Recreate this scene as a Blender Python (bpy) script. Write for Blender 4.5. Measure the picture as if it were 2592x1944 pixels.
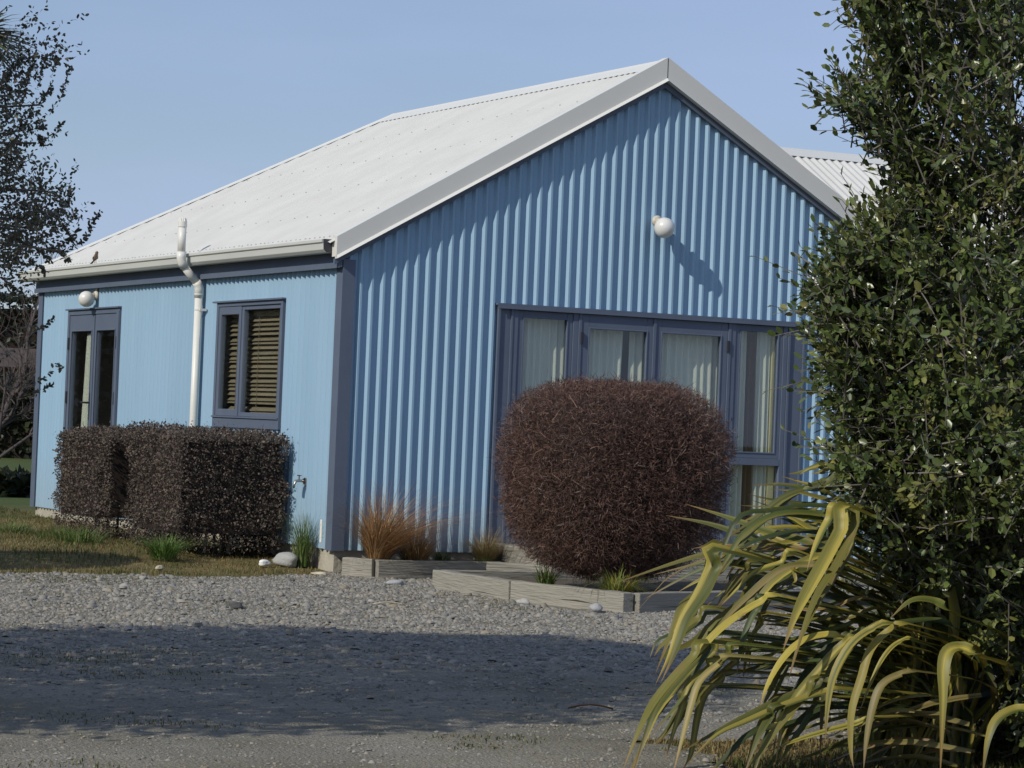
import bpy, bmesh, math, random
import numpy as np
from mathutils import Vector, Matrix, Quaternion

random.seed(7); RNG = np.random.default_rng(7)
SC = bpy.context.scene
for o in list(bpy.data.objects): bpy.data.objects.remove(o)
COL = SC.collection
rad = math.radians

# ------------------------------------------------------------------ camera
CAM = Vector((-8.786, -20.1622, 1.2214))
RT = Vector((0.88873316, -0.45656226, 0.04128291))
UP = Vector((-0.04407891, 0.00452944, 0.99901778))
FW = Vector((0.4563008, 0.88967994, 0.0160993))
FPX = 6922.7
cd = bpy.data.cameras.new('camera'); cam = bpy.data.objects.new('camera', cd); COL.objects.link(cam)
cd.sensor_width = 36; cd.lens = 36 * FPX / 2592; cd.clip_end = 3000; cd.clip_start = 0.1
m = Matrix((RT, UP, -FW)).transposed().to_4x4(); m.translation = CAM
cam.matrix_world = m; SC.camera = cam
# ------------------------------------------------------------------ world, sun, exposure
SUN = Vector((-2.85, -.95, 2.1)).normalized()          # towards the sun
W = bpy.data.worlds.new('World'); SC.world = W; W.use_nodes = True
nt = W.node_tree; nt.nodes.clear()
wo = nt.nodes.new('ShaderNodeOutputWorld'); bg = nt.nodes.new('ShaderNodeBackground')
sky = nt.nodes.new('ShaderNodeTexSky'); sky.sky_type = 'NISHITA'; sky.sun_disc = False
sky.sun_elevation = math.asin(SUN.z); sky.sun_rotation = math.atan2(SUN.x, SUN.y)
sky.air_density = 1.0; sky.dust_density = 0.35; sky.ozone_density = 2.6; sky.altitude = 0
# thin high cloud veil over the whole sky
tc = nt.nodes.new('ShaderNodeTexCoord'); mp = nt.nodes.new('ShaderNodeMapping'); mp.inputs['Scale'].default_value = (1.6, 1.6, 6.5)
nz = nt.nodes.new('ShaderNodeTexNoise'); nz.inputs['Scale'].default_value = 1.9; nz.inputs['Detail'].default_value = 5
rp = nt.nodes.new('ShaderNodeValToRGB'); rp.color_ramp.elements[0].position = .35; rp.color_ramp.elements[1].position = .8
rp.color_ramp.elements[0].color = (.34, .34, .34, 1); rp.color_ramp.elements[1].color = (.92, .92, .92, 1)
mx = nt.nodes.new('ShaderNodeMixRGB'); mx.inputs['Color2'].default_value = (5.2, 6.6, 10.3, 1)
nt.links.new(tc.outputs['Generated'], mp.inputs['Vector']); nt.links.new(mp.outputs[0], nz.inputs['Vector'])
nt.links.new(nz.outputs['Fac'], rp.inputs['Fac']); nt.links.new(rp.outputs['Color'], mx.inputs['Fac'])
nt.links.new(sky.outputs[0], mx.inputs['Color1']); nt.links.new(mx.outputs[0], bg.inputs['Color'])
bg.inputs['Strength'].default_value = 0.086
nt.links.new(bg.outputs[0], wo.inputs['Surface'])
sd = bpy.data.lights.new('sun', 'SUN'); sd.energy = 3.6; sd.angle = rad(0.55); sd.color = (1.0, 0.94, 0.82)
so = bpy.data.objects.new('sun', sd); COL.objects.link(so)
so.rotation_euler = (-SUN).to_track_quat('-Z', 'Y').to_euler()
vs = SC.view_settings; vs.view_transform = 'Standard'; vs.look = 'None'; vs.gamma = 1; vs.exposure = -0.13
vs.use_curve_mapping = False
SC.render.engine = 'CYCLES'
SC.cycles.max_bounces = 8; SC.cycles.transparent_max_bounces = 16

# ------------------------------------------------------------------ helpers
def P(x, y, D):
    """world point seen at photo position x,y at distance D along the view axis"""
    return CAM + (FW + RT * ((x - 1296) / FPX) - UP * ((y - 972) / FPX)) * D

def ground_z(x, y):
    t = np.clip((np.asarray(y, float) + 0.4) / 2.2, 0, 1)
    return 0.09 * t * t * (3 - 2 * t)

def fbm(x, y, s=1.0, seed=0):
    x = np.asarray(x, float) * s; y = np.asarray(y, float) * s; v = 0; a = 1.0; tot = 0
    for k in range(4):
        ph = seed * 1.7 + k * 2.3
        v = v + a * (np.sin(1.7 * x + 2.1 * np.sin(1.3 * y + ph) + ph) * np.cos(1.9 * y + 1.6 * np.sin(1.1 * x - ph)) )
        tot += a; a *= .55; x = x * 2.03 + 1.1; y = y * 2.03 - .7
    return v / tot

class MB:
    def __init__(s): s.v = []; s.f = []; s.c = []
    def add(s, vs, fs):
        n = len(s.v); s.v += [tuple(p) for p in vs]; s.f += [tuple(i + n for i in f) for f in fs]; return s
    def box(s, x0, x1, y0, y1, z0, z1):
        return s.add([(x0,y0,z0),(x1,y0,z0),(x1,y1,z0),(x0,y1,z0),(x0,y0,z1),(x1,y0,z1),(x1,y1,z1),(x0,y1,z1)],
            [(0,3,2,1),(4,5,6,7),(0,1,5,4),(1,2,6,5),(2,3,7,6),(3,0,4,7)])
    def prism(s, poly, axis, a, b):
        """poly: 2-D points in the plane normal to axis, extruded from a to b"""
        def mk(p, t): return {'x': (t, p[0], p[1]), 'y': (p[0], t, p[1]), 'z': (p[0], p[1], t)}[axis]
        n = len(poly); vs = [mk(p, a) for p in poly] + [mk(p, b) for p in poly]
        fs = [tuple(range(n))[::-1], tuple(range(n, 2*n))] + [(i, (i+1) % n, n + (i+1) % n, n + i) for i in range(n)]
        return s.add(vs, fs)
    def tube(s, pts, radii, sides=8, caps=True):
        pts = [Vector(p) for p in pts]; n = len(pts)
        if not hasattr(radii, '__len__'): radii = [radii] * n
        ref = None; rings = []
        for i, p in enumerate(pts):
            t = (pts[min(i+1, n-1)] - pts[max(i-1, 0)])
            t = t.normalized() if t.length > 1e-9 else Vector((0,0,1))
            if ref is None: ref = t.orthogonal().normalized()
            a = (ref - t * ref.dot(t)); a = a.normalized() if a.length > 1e-6 else t.orthogonal().normalized()
            ref = a; b = t.cross(a)
            rings.append([p + (a * math.cos(2*math.pi*k/sides) + b * math.sin(2*math.pi*k/sides)) * radii[i] for k in range(sides)])
        vs = [q for r in rings for q in r]; fs = []
        for i in range(n-1):
            for k in range(sides):
                k2 = (k+1) % sides; fs.append((i*sides+k, i*sides+k2, (i+1)*sides+k2, (i+1)*sides+k))
        if caps: fs += [tuple(range(sides))[::-1], tuple(range((n-1)*sides, n*sides))]
        return s.add(vs, fs)
    def sphere(s, c, r, seg=20, rings=12, sc=(1,1,1)):
        c = Vector(c); vs = [c + Vector((0,0,r*sc[2]))]
        for i in range(1, rings):
            th = math.pi*i/rings
            for k in range(seg):
                ph = 2*math.pi*k/seg
                vs.append(c + Vector((r*sc[0]*math.sin(th)*math.cos(ph), r*sc[1]*math.sin(th)*math.sin(ph), r*sc[2]*math.cos(th))))
        vs.append(c - Vector((0,0,r*sc[2]))); fs = []
        for k in range(seg): fs.append((0, 1+k, 1+(k+1) % seg))
        for i in range(rings-2):
            for k in range(seg): a = 1+i*seg; fs.append((a+k, a+seg+k, a+seg+(k+1) % seg, a+(k+1) % seg))
        a = 1+(rings-2)*seg
        for k in range(seg): fs.append((a+k, len(vs)-1, a+(k+1) % seg))
        return s.add(vs, fs)
    def mesh(s, name, mat, smooth=False):
        me = bpy.data.meshes.new(name); me.from_pydata(s.v, [], s.f); me.materials.append(mat)
        if smooth: me.polygons.foreach_set('use_smooth', [True]*len(me.polygons))
        me.update(); return me
    def build(s, name, mat, parent=None, smooth=False, bevel=0):
        o = bpy.data.objects.new(name, s.mesh(name, mat, smooth)); COL.objects.link(o)
        if parent: o.parent = parent
        if bevel:
            b = o.modifiers.new('bevel', 'BEVEL'); b.width = bevel; b.segments = 2; b.limit_method = 'ANGLE'
        return o

def np_mesh(name, V, F, mat, parent=None, col=None, smooth=False, uv=None):
    """V (n,3), F (m,k) arrays -> one mesh object; col: per-vertex colours"""
    me = bpy.data.meshes.new(name); V = np.ascontiguousarray(V, np.float32); F = np.ascontiguousarray(F, np.int32)
    k = F.shape[1]; me.vertices.add(len(V)); me.vertices.foreach_set('co', V.ravel())
    me.loops.add(F.size); me.loops.foreach_set('vertex_index', F.ravel())
    me.polygons.add(len(F)); me.polygons.foreach_set('loop_start', np.arange(0, F.size, k, dtype=np.int32))
    if smooth: me.polygons.foreach_set('use_smooth', np.ones(len(F), bool))
    me.materials.append(mat)
    if col is not None:
        a = me.color_attributes.new('col', 'FLOAT_COLOR', 'POINT')
        c4 = np.ones((len(V), 4), np.float32); c4[:, :3] = col; a.data.foreach_set('color', c4.ravel())
    me.update(calc_edges=True)
    o = bpy.data.objects.new(name, me); COL.objects.link(o)
    if parent: o.parent = parent
    return o

def tag(o, label=None, cat=None, group=None, kind=None):
    if label: o['label'] = label
    if cat: o['category'] = cat
    if group: o['group'] = group
    if kind: o['kind'] = kind
    return o
def thing(name, label, cat, loc=(0,0,0), group=None):
    o = bpy.data.objects.new(name, None); COL.objects.link(o); o.location = loc; o.empty_display_size = .1
    return tag(o, label, cat, group)

# ------------------------------------------------------------------ materials
def mat(name, col, rough=.6, col2=None, nscale=6, stretch=(1,1,1), amt=.5, bump=0, bscale=60, spec=.4, attr=False, detail=5,
        translucent=0, coat=0, gen='Object', metallic=0, randval=0, splash=0):
    M = bpy.data.materials.new(name); M.use_nodes = True; t = M.node_tree; t.nodes.clear()
    out = t.nodes.new('ShaderNodeOutputMaterial'); b = t.nodes.new('ShaderNodeBsdfPrincipled')
    b.inputs['Roughness'].default_value = rough; b.inputs['Specular IOR Level'].default_value = spec; b.inputs['Metallic'].default_value = metallic
    L = t.links.new
    c = tuple(col) + (1,)
    tcn = t.nodes.new('ShaderNodeTexCoord'); mpn = t.nodes.new('ShaderNodeMapping'); mpn.inputs['Scale'].default_value = stretch
    L(tcn.outputs[gen], mpn.inputs['Vector'])
    base = None
    if attr:
        a = t.nodes.new('ShaderNodeAttribute'); a.attribute_name = 'col'; base = a.outputs['Color']
    if col2 is not None:
        n = t.nodes.new('ShaderNodeTexNoise'); n.inputs['Scale'].default_value = nscale; n.inputs['Detail'].default_value = detail
        L(mpn.outputs[0], n.inputs['Vector'])
        r = t.nodes.new('ShaderNodeValToRGB'); r.color_ramp.elements[0].position = .5 - amt/2; r.color_ramp.elements[1].position = .5 + amt/2
        r.color_ramp.elements[0].color = c; r.color_ramp.elements[1].color = tuple(col2) + (1,)
        L(n.outputs['Fac'], r.inputs['Fac'])
        if base is None: base = r.outputs['Color']
        else:
            mm = t.nodes.new('ShaderNodeMixRGB'); mm.blend_type = 'MULTIPLY'; mm.inputs['Fac'].default_value = 1
            L(base, mm.inputs['Color1']); L(r.outputs['Color'], mm.inputs['Color2']); base = mm.outputs['Color']
    if randval:
        oi = t.nodes.new('ShaderNodeObjectInfo'); mr = t.nodes.new('ShaderNodeMapRange')
        mr.inputs['To Min'].default_value = 1 - randval; mr.inputs['To Max'].default_value = 1 + randval
        L(oi.outputs['Random'], mr.inputs['Value']); hs = t.nodes.new('ShaderNodeHueSaturation')
        L(mr.outputs[0], hs.inputs['Value'])
        if base is None: hs.inputs['Color'].default_value = c
        else: L(base, hs.inputs['Color'])
        base = hs.outputs['Color']
    if splash:                                            # dust and rain splash low on the wall, faint run-off streaks above
        sx = t.nodes.new('ShaderNodeSeparateXYZ'); L(tcn.outputs['Object'], sx.inputs[0]); mr = t.nodes.new('ShaderNodeMapRange')
        mr.inputs['From Min'].default_value = .15; mr.inputs['From Max'].default_value = .75; mr.inputs['To Min'].default_value = splash; mr.inputs['To Max'].default_value = 0.04; L(sx.outputs['Z'], mr.inputs['Value'])
        ns = t.nodes.new('ShaderNodeTexNoise'); ns.inputs['Scale'].default_value = 2.4; ns.inputs['Detail'].default_value = 8; ms2 = t.nodes.new('ShaderNodeMapping'); ms2.inputs['Scale'].default_value = (4,4,.7); L(tcn.outputs['Object'], ms2.inputs['Vector']); L(ms2.outputs[0], ns.inputs['Vector'])
        mt2 = t.nodes.new('ShaderNodeMath'); mt2.operation = 'MULTIPLY'; L(mr.outputs[0], mt2.inputs[0]); L(ns.outputs['Fac'], mt2.inputs[1])
        md = t.nodes.new('ShaderNodeMixRGB'); md.inputs['Color2'].default_value = (.30,.28,.22,1); L(mt2.outputs[0], md.inputs['Fac'])
        L(base, md.inputs['Color1']); base = md.outputs['Color']
    if base is None: b.inputs['Base Color'].default_value = c
    else: L(base, b.inputs['Base Color'])
    if bump:
        n2 = t.nodes.new('ShaderNodeTexNoise'); n2.inputs['Scale'].default_value = bscale; n2.inputs['Detail'].default_value = 6
        L(mpn.outputs[0], n2.inputs['Vector']); bp = t.nodes.new('ShaderNodeBump'); bp.inputs['Strength'].default_value = bump
        bp.inputs['Distance'].default_value = .02
        L(n2.outputs['Fac'], bp.inputs['Height']); L(bp.outputs[0], b.inputs['Normal'])
    if coat: b.inputs['Coat Weight'].default_value = coat
    if translucent:
        tr = t.nodes.new('ShaderNodeBsdfTranslucent'); ms = t.nodes.new('ShaderNodeMixShader'); ms.inputs['Fac'].default_value = translucent
        if base is None: tr.inputs['Color'].default_value = c
        else: L(base, tr.inputs['Color'])
        L(b.outputs[0], ms.inputs[1]); L(tr.outputs[0], ms.inputs[2]); L(ms.outputs[0], out.inputs['Surface'])
    else: L(b.outputs[0], out.inputs['Surface'])
    return M

M_clad = mat('blue_cladding', (.255,.405,.54), .5, (.30,.455,.59), 1.3, (3,3,.35), .7, bump=.05, bscale=18, randval=.03, splash=.45)
M_slate = mat('slate_paint', (.092,.118,.168), .5, (.118,.145,.198), 4, (1,1,1), .7, bump=.05, bscale=120)
M_roof = mat('white_roof', (.52,.515,.475), .55, (.63,.625,.585), 2.6, (1,1,1), .8, bump=.03, bscale=30, randval=.012)
M_cap = mat('white_flashing', (.60,.60,.565), .5, (.66,.66,.62), 2, (1,1,1), .8)
M_barge = mat('barge_flashing', (.64,.625,.575), .45, (.70,.685,.635), 2, (1,1,1), .8)
M_gutter = mat('gutter_cream', (.50,.51,.48), .4, (.58,.59,.555), 3, (1,.4,1), .8)
M_gut_dark = mat('gutter_end', (.05,.05,.055), .6)
M_screw = mat('roof_screw', (.30,.30,.29), .5)
M_conc = mat('concrete', (.34,.31,.25), .9, (.46,.43,.35), 7, (1,1,1), .6, bump=.5, bscale=22)
M_pipe = mat('white_pvc', (.66,.65,.60), .4, (.74,.73,.68), 5, (1,1,1), .8)
M_globe = mat('opal_globe', (.74,.73,.70), .28, (.62,.60,.54), 5, (1,1,1), .35, spec=.5)
M_fit = mat('lamp_base_cream', (.62,.58,.50), .5, (.45,.40,.32), 14, (1,1,1), .4)
M_black = mat('black_metal', (.02,.02,.022), .45)
M_inner = mat('inside_lining', (.30,.29,.27), .9, (.36,.35,.33), 2)
M_cream = mat('cream_reveal', (.62,.55,.30), .6, (.68,.62,.36), 4)
M_curtain = mat('curtain_cloth', (.80,.82,.74), .9, (.88,.90,.82), 9, (3,3,.3), .7, translucent=.25, spec=.1)
M_brown = mat('brown_drape', (.10,.06,.04), .9, (.14,.085,.06), 9, (3,3,.3))
M_slat = mat('blind_wood', (.24,.195,.135), .55, (.31,.26,.185), 10, (1,.2,1), .7, randval=.12)
M_sleeper = mat('weathered_timber', (.20,.187,.155), .9, (.35,.33,.275), 5, (.55,6,6), .75, bump=.6, bscale=14, randval=.08, detail=8)
M_crack = mat('timber_crack', (.05,.045,.035), .95)
M_soil = mat('garden_soil', (.055,.043,.030), .95, (.12,.10,.07), 9, (1,1,1), .7, bump=1, bscale=40)
M_bark = mat('bark', (.10,.085,.065), .9, (.19,.17,.14), 14, (1,1,.3), .7, bump=.7, bscale=40)
M_twig = mat('twig_bark', (.10,.085,.075), .9, (.17,.15,.13), 20)
M_leaf = mat('leaf_glossy', (.7,.7,.7), .33, (1.1,1.1,1.1), 60, (1,1,1), .8, attr=True, spec=.55, translucent=.14)
M_leafd = mat('leaf_matt', (.75,.75,.75), .5, (1.1,1.1,1.1), 40, (1,1,1), .8, attr=True, spec=.35, translucent=.15)
M_hedge = mat('hedge_leaf', (.8,.8,.8), .8, (1.1,1.1,1.1), 40, (1,1,1), .8, attr=True, spec=.12, translucent=.18)
M_blade = mat('grass_blade', (.8,.8,.8), .6, (1.1,1.1,1.1), 20, (1,1,1), .8, attr=True, spec=.3, translucent=.2)
M_stone = mat('gravel_stone', (.85,.85,.85), .85, (1.12,1.12,1.12), 45, (1,1,1), .8, attr=True, spec=.3)
M_core = mat('shaded_twigs', (.018,.012,.010), 1, (.03,.02,.016), 30)  # near-black: the shade inside dense foliage put into the colour
M_white = mat('white_plastic', (.78,.76,.70), .5)
M_brass = mat('tap_chrome', (.45,.42,.38), .25, metallic=.9)
M_bird = mat('sparrow_plumage', (.16,.11,.07), .85, (.28,.22,.16), 60, (1,1,.6), .5)
M_bird2 = mat('sparrow_dark', (.05,.035,.025), .8)

def glass_mat():
    M = bpy.data.materials.new('window_glass'); M.use_nodes = True; t = M.node_tree; t.nodes.clear(); L = t.links.new
    out = t.nodes.new('ShaderNodeOutputMaterial'); tr = t.nodes.new('ShaderNodeBsdfTransparent'); tr.inputs['Color'].default_value = (.95,.97,.95,1)
    gl = t.nodes.new('ShaderNodeBsdfGlossy'); gl.inputs['Roughness'].default_value = .01; gl.inputs['Color'].default_value = (1,1,1,1)
    lw = t.nodes.new('ShaderNodeLayerWeight'); lw.inputs['Blend'].default_value = .5
    pw = t.nodes.new('ShaderNodeMath'); pw.operation = 'POWER'; pw.inputs[1].default_value = 4.0; L(lw.outputs['Facing'], pw.inputs[0])
    mu = t.nodes.new('ShaderNodeMath'); mu.operation = 'MULTIPLY_ADD'; mu.inputs[1].default_value = .90; mu.inputs[2].default_value = .045; mu.use_clamp = True
    ms = t.nodes.new('ShaderNodeMixShader'); L(pw.outputs[0], mu.inputs[0]); L(mu.outputs[0], ms.inputs['Fac'])
    L(tr.outputs[0], ms.inputs[1]); L(gl.outputs[0], ms.inputs[2]); L(ms.outputs[0], out.inputs['Surface'])
    return M
M_glass = glass_mat()

def ground_mat(name, cols, scales, bump=.6, bscale=50):
    M = bpy.data.materials.new(name); M.use_nodes = True; t = M.node_tree; t.nodes.clear(); L = t.links.new
    out = t.nodes.new('ShaderNodeOutputMaterial'); b = t.nodes.new('ShaderNodeBsdfPrincipled'); b.inputs['Roughness'].default_value = .95
    b.inputs['Specular IOR Level'].default_value = .2
    tcn = t.nodes.new('ShaderNodeTexCoord'); cur = None
    for i, (c1, c2, lo, hi) in enumerate(cols):
        n = t.nodes.new('ShaderNodeTexNoise'); n.inputs['Scale'].default_value = scales[i]; n.inputs['Detail'].default_value = 8
        n.inputs['Roughness'].default_value = .65; L(tcn.outputs['Object'], n.inputs['Vector'])
        r = t.nodes.new('ShaderNodeValToRGB'); r.color_ramp.elements[0].position = lo; r.color_ramp.elements[1].position = hi
        r.color_ramp.elements[0].color = tuple(c1) + (1,); r.color_ramp.elements[1].color = tuple(c2) + (1,); L(n.outputs['Fac'], r.inputs['Fac'])
        if cur is None: cur = r.outputs['Color']
        else:
            mm = t.nodes.new('ShaderNodeMixRGB'); mm.blend_type = 'MULTIPLY'; mm.inputs['Fac'].default_value = 1
            L(cur, mm.inputs['Color1']); L(r.outputs['Color'], mm.inputs['Color2']); cur = mm.outputs['Color']
    L(cur, b.inputs['Base Color'])
    n2 = t.nodes.new('ShaderNodeTexNoise'); n2.inputs['Scale'].default_value = bscale; n2.inputs['Detail'].default_value = 8; L(tcn.outputs['Object'], n2.inputs['Vector'])
    bp = t.nodes.new('ShaderNodeBump'); bp.inputs['Strength'].default_value = bump; bp.inputs['Distance'].default_value = .03
    L(n2.outputs['Fac'], bp.inputs['Height']); L(bp.outputs[0], b.inputs['Normal']); L(b.outputs[0], out.inputs['Surface'])
    return M
M_lawn = ground_mat('lawn_soil', [((.10,.10,.035),(.20,.15,.065),.36,.60), ((.6,.6,.6),(1.2,1.2,1.2),.3,.7)], [1.1, 22])
def far_green(M):                                          # lawn behind the house is greener, its shade also put into the colour
    t = M.node_tree; L = t.links.new; b = next(n for n in t.nodes if n.type == 'BSDF_PRINCIPLED'); src = b.inputs['Base Color'].links[0].from_socket
    tcn = t.nodes.new('ShaderNodeTexCoord'); sx = t.nodes.new('ShaderNodeSeparateXYZ'); L(tcn.outputs['Object'], sx.inputs[0]); mr = t.nodes.new('ShaderNodeMapRange')
    mr.inputs['From Min'].default_value = 7; mr.inputs['From Max'].default_value = 11; mr.inputs['To Max'].default_value = .85; L(sx.outputs['Y'], mr.inputs['Value'])
    mm = t.nodes.new('ShaderNodeMixRGB'); L(mr.outputs[0], mm.inputs['Fac']); L(src, mm.inputs['Color1']); mm.inputs['Color2'].default_value = (.055,.085,.022,1); L(mm.outputs[0], b.inputs['Base Color'])
far_green(M_lawn)
M_drive = ground_mat('drive_grit', [((.22,.207,.168),(.31,.29,.245),.35,.65), ((.62,.62,.62),(1.15,1.15,1.15),.3,.7), ((.9,.88,.78),(1.04,1.04,1.04),.4,.6)], [1.3, 60, .5], bump=.8, bscale=70)

# ------------------------------------------------------------------ ground
def lin(a, b, n): return np.linspace(a, b, n)
xs = np.concatenate([[-900,-400,-150,-60,-30,-20], lin(-14, 6, 81), [9,14,24,45,90,200,500,1200]])
ys = np.concatenate([[-300,-100,-50,-30], lin(-24, 12, 145), [14,18,25,35,50,80,140,300,700,1800]])
X, Y = np.meshgrid(xs, ys, indexing='ij')
def lump(X, Y):
    near = np.exp(-((X+3)/9.)**2 - ((Y+4)/12.)**2)
    return near * (.012*fbm(X, Y, 1.3, 3) + .010*fbm(X, Y, 4.2, 9))
Z = ground_z(X, Y) + lump(X, Y) - .006
V = np.stack([X.ravel(), Y.ravel(), Z.ravel()], 1); ny = len(ys)
I = np.arange(len(xs)-1)[:, None]*ny + np.arange(ny-1)[None]; I = I.ravel()
F = np.stack([I, I+ny, I+ny+1, I+1], 1)
tag(np_mesh('ground', V, F, M_lawn, smooth=True), kind='structure')

def lawn_edge(x): return -.66 + .10*fbm(x, x*0+2, 1.6, 5) + .05*fbm(x, x*0, 7, 2)
def is_gravel(x, y):
    x = np.asarray(x, float); y = np.asarray(y, float)
    top = np.where(x < -.15, lawn_edge(x) + np.clip((x+1.0)*.35, 0, .3), .0)
    right = -10.75 + .2*fbm(x, y, 1.1, 4)
    grasspatch = (x > -3.35 + .2*fbm(x, y, 2, 8)) & (y < right)
    return (y < top) & ~grasspatch
xs2 = lin(-13, 5, 151); ys2 = lin(-23, .4, 196)
X, Y = np.meshgrid(xs2, ys2, indexing='ij'); Z = ground_z(X, Y) + lump(X, Y) + .002 
V = np.stack([X.ravel(), Y.ravel(), Z.ravel()], 1); ny = len(ys2)
I = (np.arange(len(xs2)-1)[:, None]*ny + np.arange(ny-1)[None]); cx = (xs2[:-1]+xs2[1:])/2; cy = (ys2[:-1]+ys2[1:])/2
keep = is_gravel(*np.meshgrid(cx, cy, indexing='ij')).ravel(); I = I.ravel()[keep]
F = np.stack([I, I+ny, I+ny+1, I+1], 1)
tag(np_mesh('gravel_drive', V, F, M_drive, smooth=True), kind='structure')

# loose stones on the drive (uncountable)
# a half-buried pebble: ragged pentagonal top, flanks down into the grit
_a5 = np.arange(5)*2*np.pi/5
ICO_V = np.concatenate([np.stack([.62*np.cos(_a5+.3), .62*np.sin(_a5+.3), np.full(5,.80)], 1), np.stack([1.02*np.cos(_a5), 1.02*np.sin(_a5), np.full(5,.02)], 1), np.array([(.05,.03,.98)])])
ICO_F = np.array([(i, (i+1) % 5, 10) for i in range(5)] + [(5+i, 5+(i+1) % 5, i) for i in range(5)] + [(5+(i+1) % 5, (i+1) % 5, i) for i in range(5)])
def rot_z(a):
    c, s, o, z = np.cos(a), np.sin(a), np.ones_like(a), np.zeros_like(a)
    return np.stack([np.stack([c,-s,z],-1), np.stack([s,c,z],-1), np.stack([z,z,o],-1)], -2)
def stones(name, x, y, z, r, col, flat=.62):
    n = len(x); V = ICO_V[None]*(1 + RNG.normal(0, .17, (n, 11, 1)))
    V = V * r[:, None, None] * np.stack([RNG.uniform(.8,1.35,n), RNG.uniform(.75,1.1,n), RNG.uniform(flat-.2, flat+.2, n)], -1)[:, None]
    tilt = RNG.normal(0, .2, n); c, s = np.cos(tilt), np.sin(tilt)
    V = np.stack([V[...,0], V[...,1]*c[:,None]-V[...,2]*s[:,None], V[...,1]*s[:,None]+V[...,2]*c[:,None]], -1)
    V = np.einsum('nij,nkj->nki', rot_z(RNG.uniform(0, 6.28, n)), V) + np.stack([x,y,z], -1)[:, None]
    F = (ICO_F[None] + (np.arange(n)*11)[:, None, None]).reshape(-1, 3)
    return np_mesh(name, V.reshape(-1,3), F, M_stone, col=np.repeat(col, 11, 0), smooth=False)
def in_view(x, y, z=0, pad=.02):
    d = np.stack([x-CAM.x, y-CAM.y, np.zeros_like(x)+z-CAM.z], -1)
    dz = d @ np.array(FW); u = (d @ np.array(RT))/dz*FPX; return (dz > 8.6) & (np.abs(u) < 1296+2592*pad)
N = 410000
x = RNG.uniform(-8.5, 4.5, N); y = RNG.uniform(-12.2, .1, N)
k = is_gravel(x, y) & in_view(x, y, 0, .05) & ~((x > .1) & (y > -3.9) & (y < -1.7)) & ~((x > .1) & (y > -.5))
D = (x-CAM.x)*FW.x + (y-CAM.y)*FW.y
dens = .42 + .58*np.clip((D-12.3)/3.0, 0, 1)              # coarse stones further up, fine compacted grit nearer
dens = np.clip(dens + .25*fbm(x, y, .8, 11) - .55*np.clip(fbm(x, y, 1.5, 41)-.05, 0, 1) - .25*np.clip(fbm(x, y, .45, 21)-.25, 0, 1)*3, .06, 1)
k &= RNG.uniform(0, 1, N) < dens*.72
x, y, D = x[k], y[k], D[k]
near = np.clip((13.5-D)/3, 0, 1); r = np.clip(RNG.lognormal(math.log(.0074), .42, len(x))*(1-.40*near), .003, .030*(1-.35*near))
big = RNG.uniform(0,1,len(x)) < .010*(near < .02); r = np.where(big, RNG.uniform(.018,.034,len(x)), r)
z = ground_z(x, y) + lump(x, y) + .001 + r*.08
base = np.array([(.255,.24,.21),(.21,.203,.185),(.275,.253,.207),(.235,.205,.155),(.155,.15,.137),(.30,.285,.25)])
ci = RNG.choice(6, len(x), p=[.34,.24,.16,.12,.08,.06]); col = base[ci]*RNG.uniform(.8,1.15,(len(x),1))
tag(stones('gravel', x, y, z, r, col), 'loose grey gravel stones covering the driveway', 'gravel', kind='stuff')
print('gravel stones', len(x))

# ------------------------------------------------------------------ house
PITCH = .1; AMP = .0165; HW = 2.88; TAN = .575; LEN = 8.0
Z0 = .2; EAVE = 2.50
def roofz(x): return 4.365 - TAN*abs(x-HW)          # underside line of the roof over the gable wall
house = thing('house', 'blue corrugated house with white gabled roof and slate blue trim', 'house')

DEP = .026
PF = [(0,0),(.19,0),(.20,.02),(.405,.97),(.415,1),(.585,1),(.595,.97),(.80,.02),(.81,0),(1,0)]   # valley, flank, crest, flank, valley
def pheight(t):
    f = (t/PITCH) % 1.0
    for (a, ya), (b, yb) in zip(PF[:-1], PF[1:]):
        if a <= f <= b: return ya + (yb-ya)*(f-a)/(b-a)
    return 0
def corr_sheet(name, axis, a, b, spans, base, sign, mat_, par=None, off=0, cuts=()):
    """vertical trapezoid-rib cladding along axis between a and b; spans(tm, t) -> list of (z0,z1)"""
    ts = {round(a,5), round(b,5)} | {round(c,5) for c in cuts if a < c < b}
    for k in range(int(math.floor(a/PITCH)), int(math.ceil(b/PITCH))+1):
        for f, _ in PF[:-1]:
            t = (k+f)*PITCH
            if a < t < b: ts.add(round(t,5))
    ts = sorted(ts); mb = MB()
    for t0, t1 in zip(ts[:-1], ts[1:]):
        tm = (t0+t1)/2
        for (p, q), (p2, q2) in zip(spans(tm, t0), spans(tm, t1)):
            def pt(t, z):
                d = base + sign*(DEP*(pheight(t)-.5) + off)
                return (t, d, z) if axis == 'x' else (d, t, z)
            mb.add([pt(t0,p), pt(t1,p2), pt(t1,q2), pt(t0,q)], [(0,1,2,3)])
    me = mb.mesh(name, mat_); bm = bmesh.new(); bm.from_mesh(me); bmesh.ops.remove_doubles(bm, verts=bm.verts, dist=1e-5); bm.to_mesh(me); bm.free()
    o = bpy.data.objects.new(name, me); COL.objects.link(o); o.parent = par or house; return o

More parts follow.
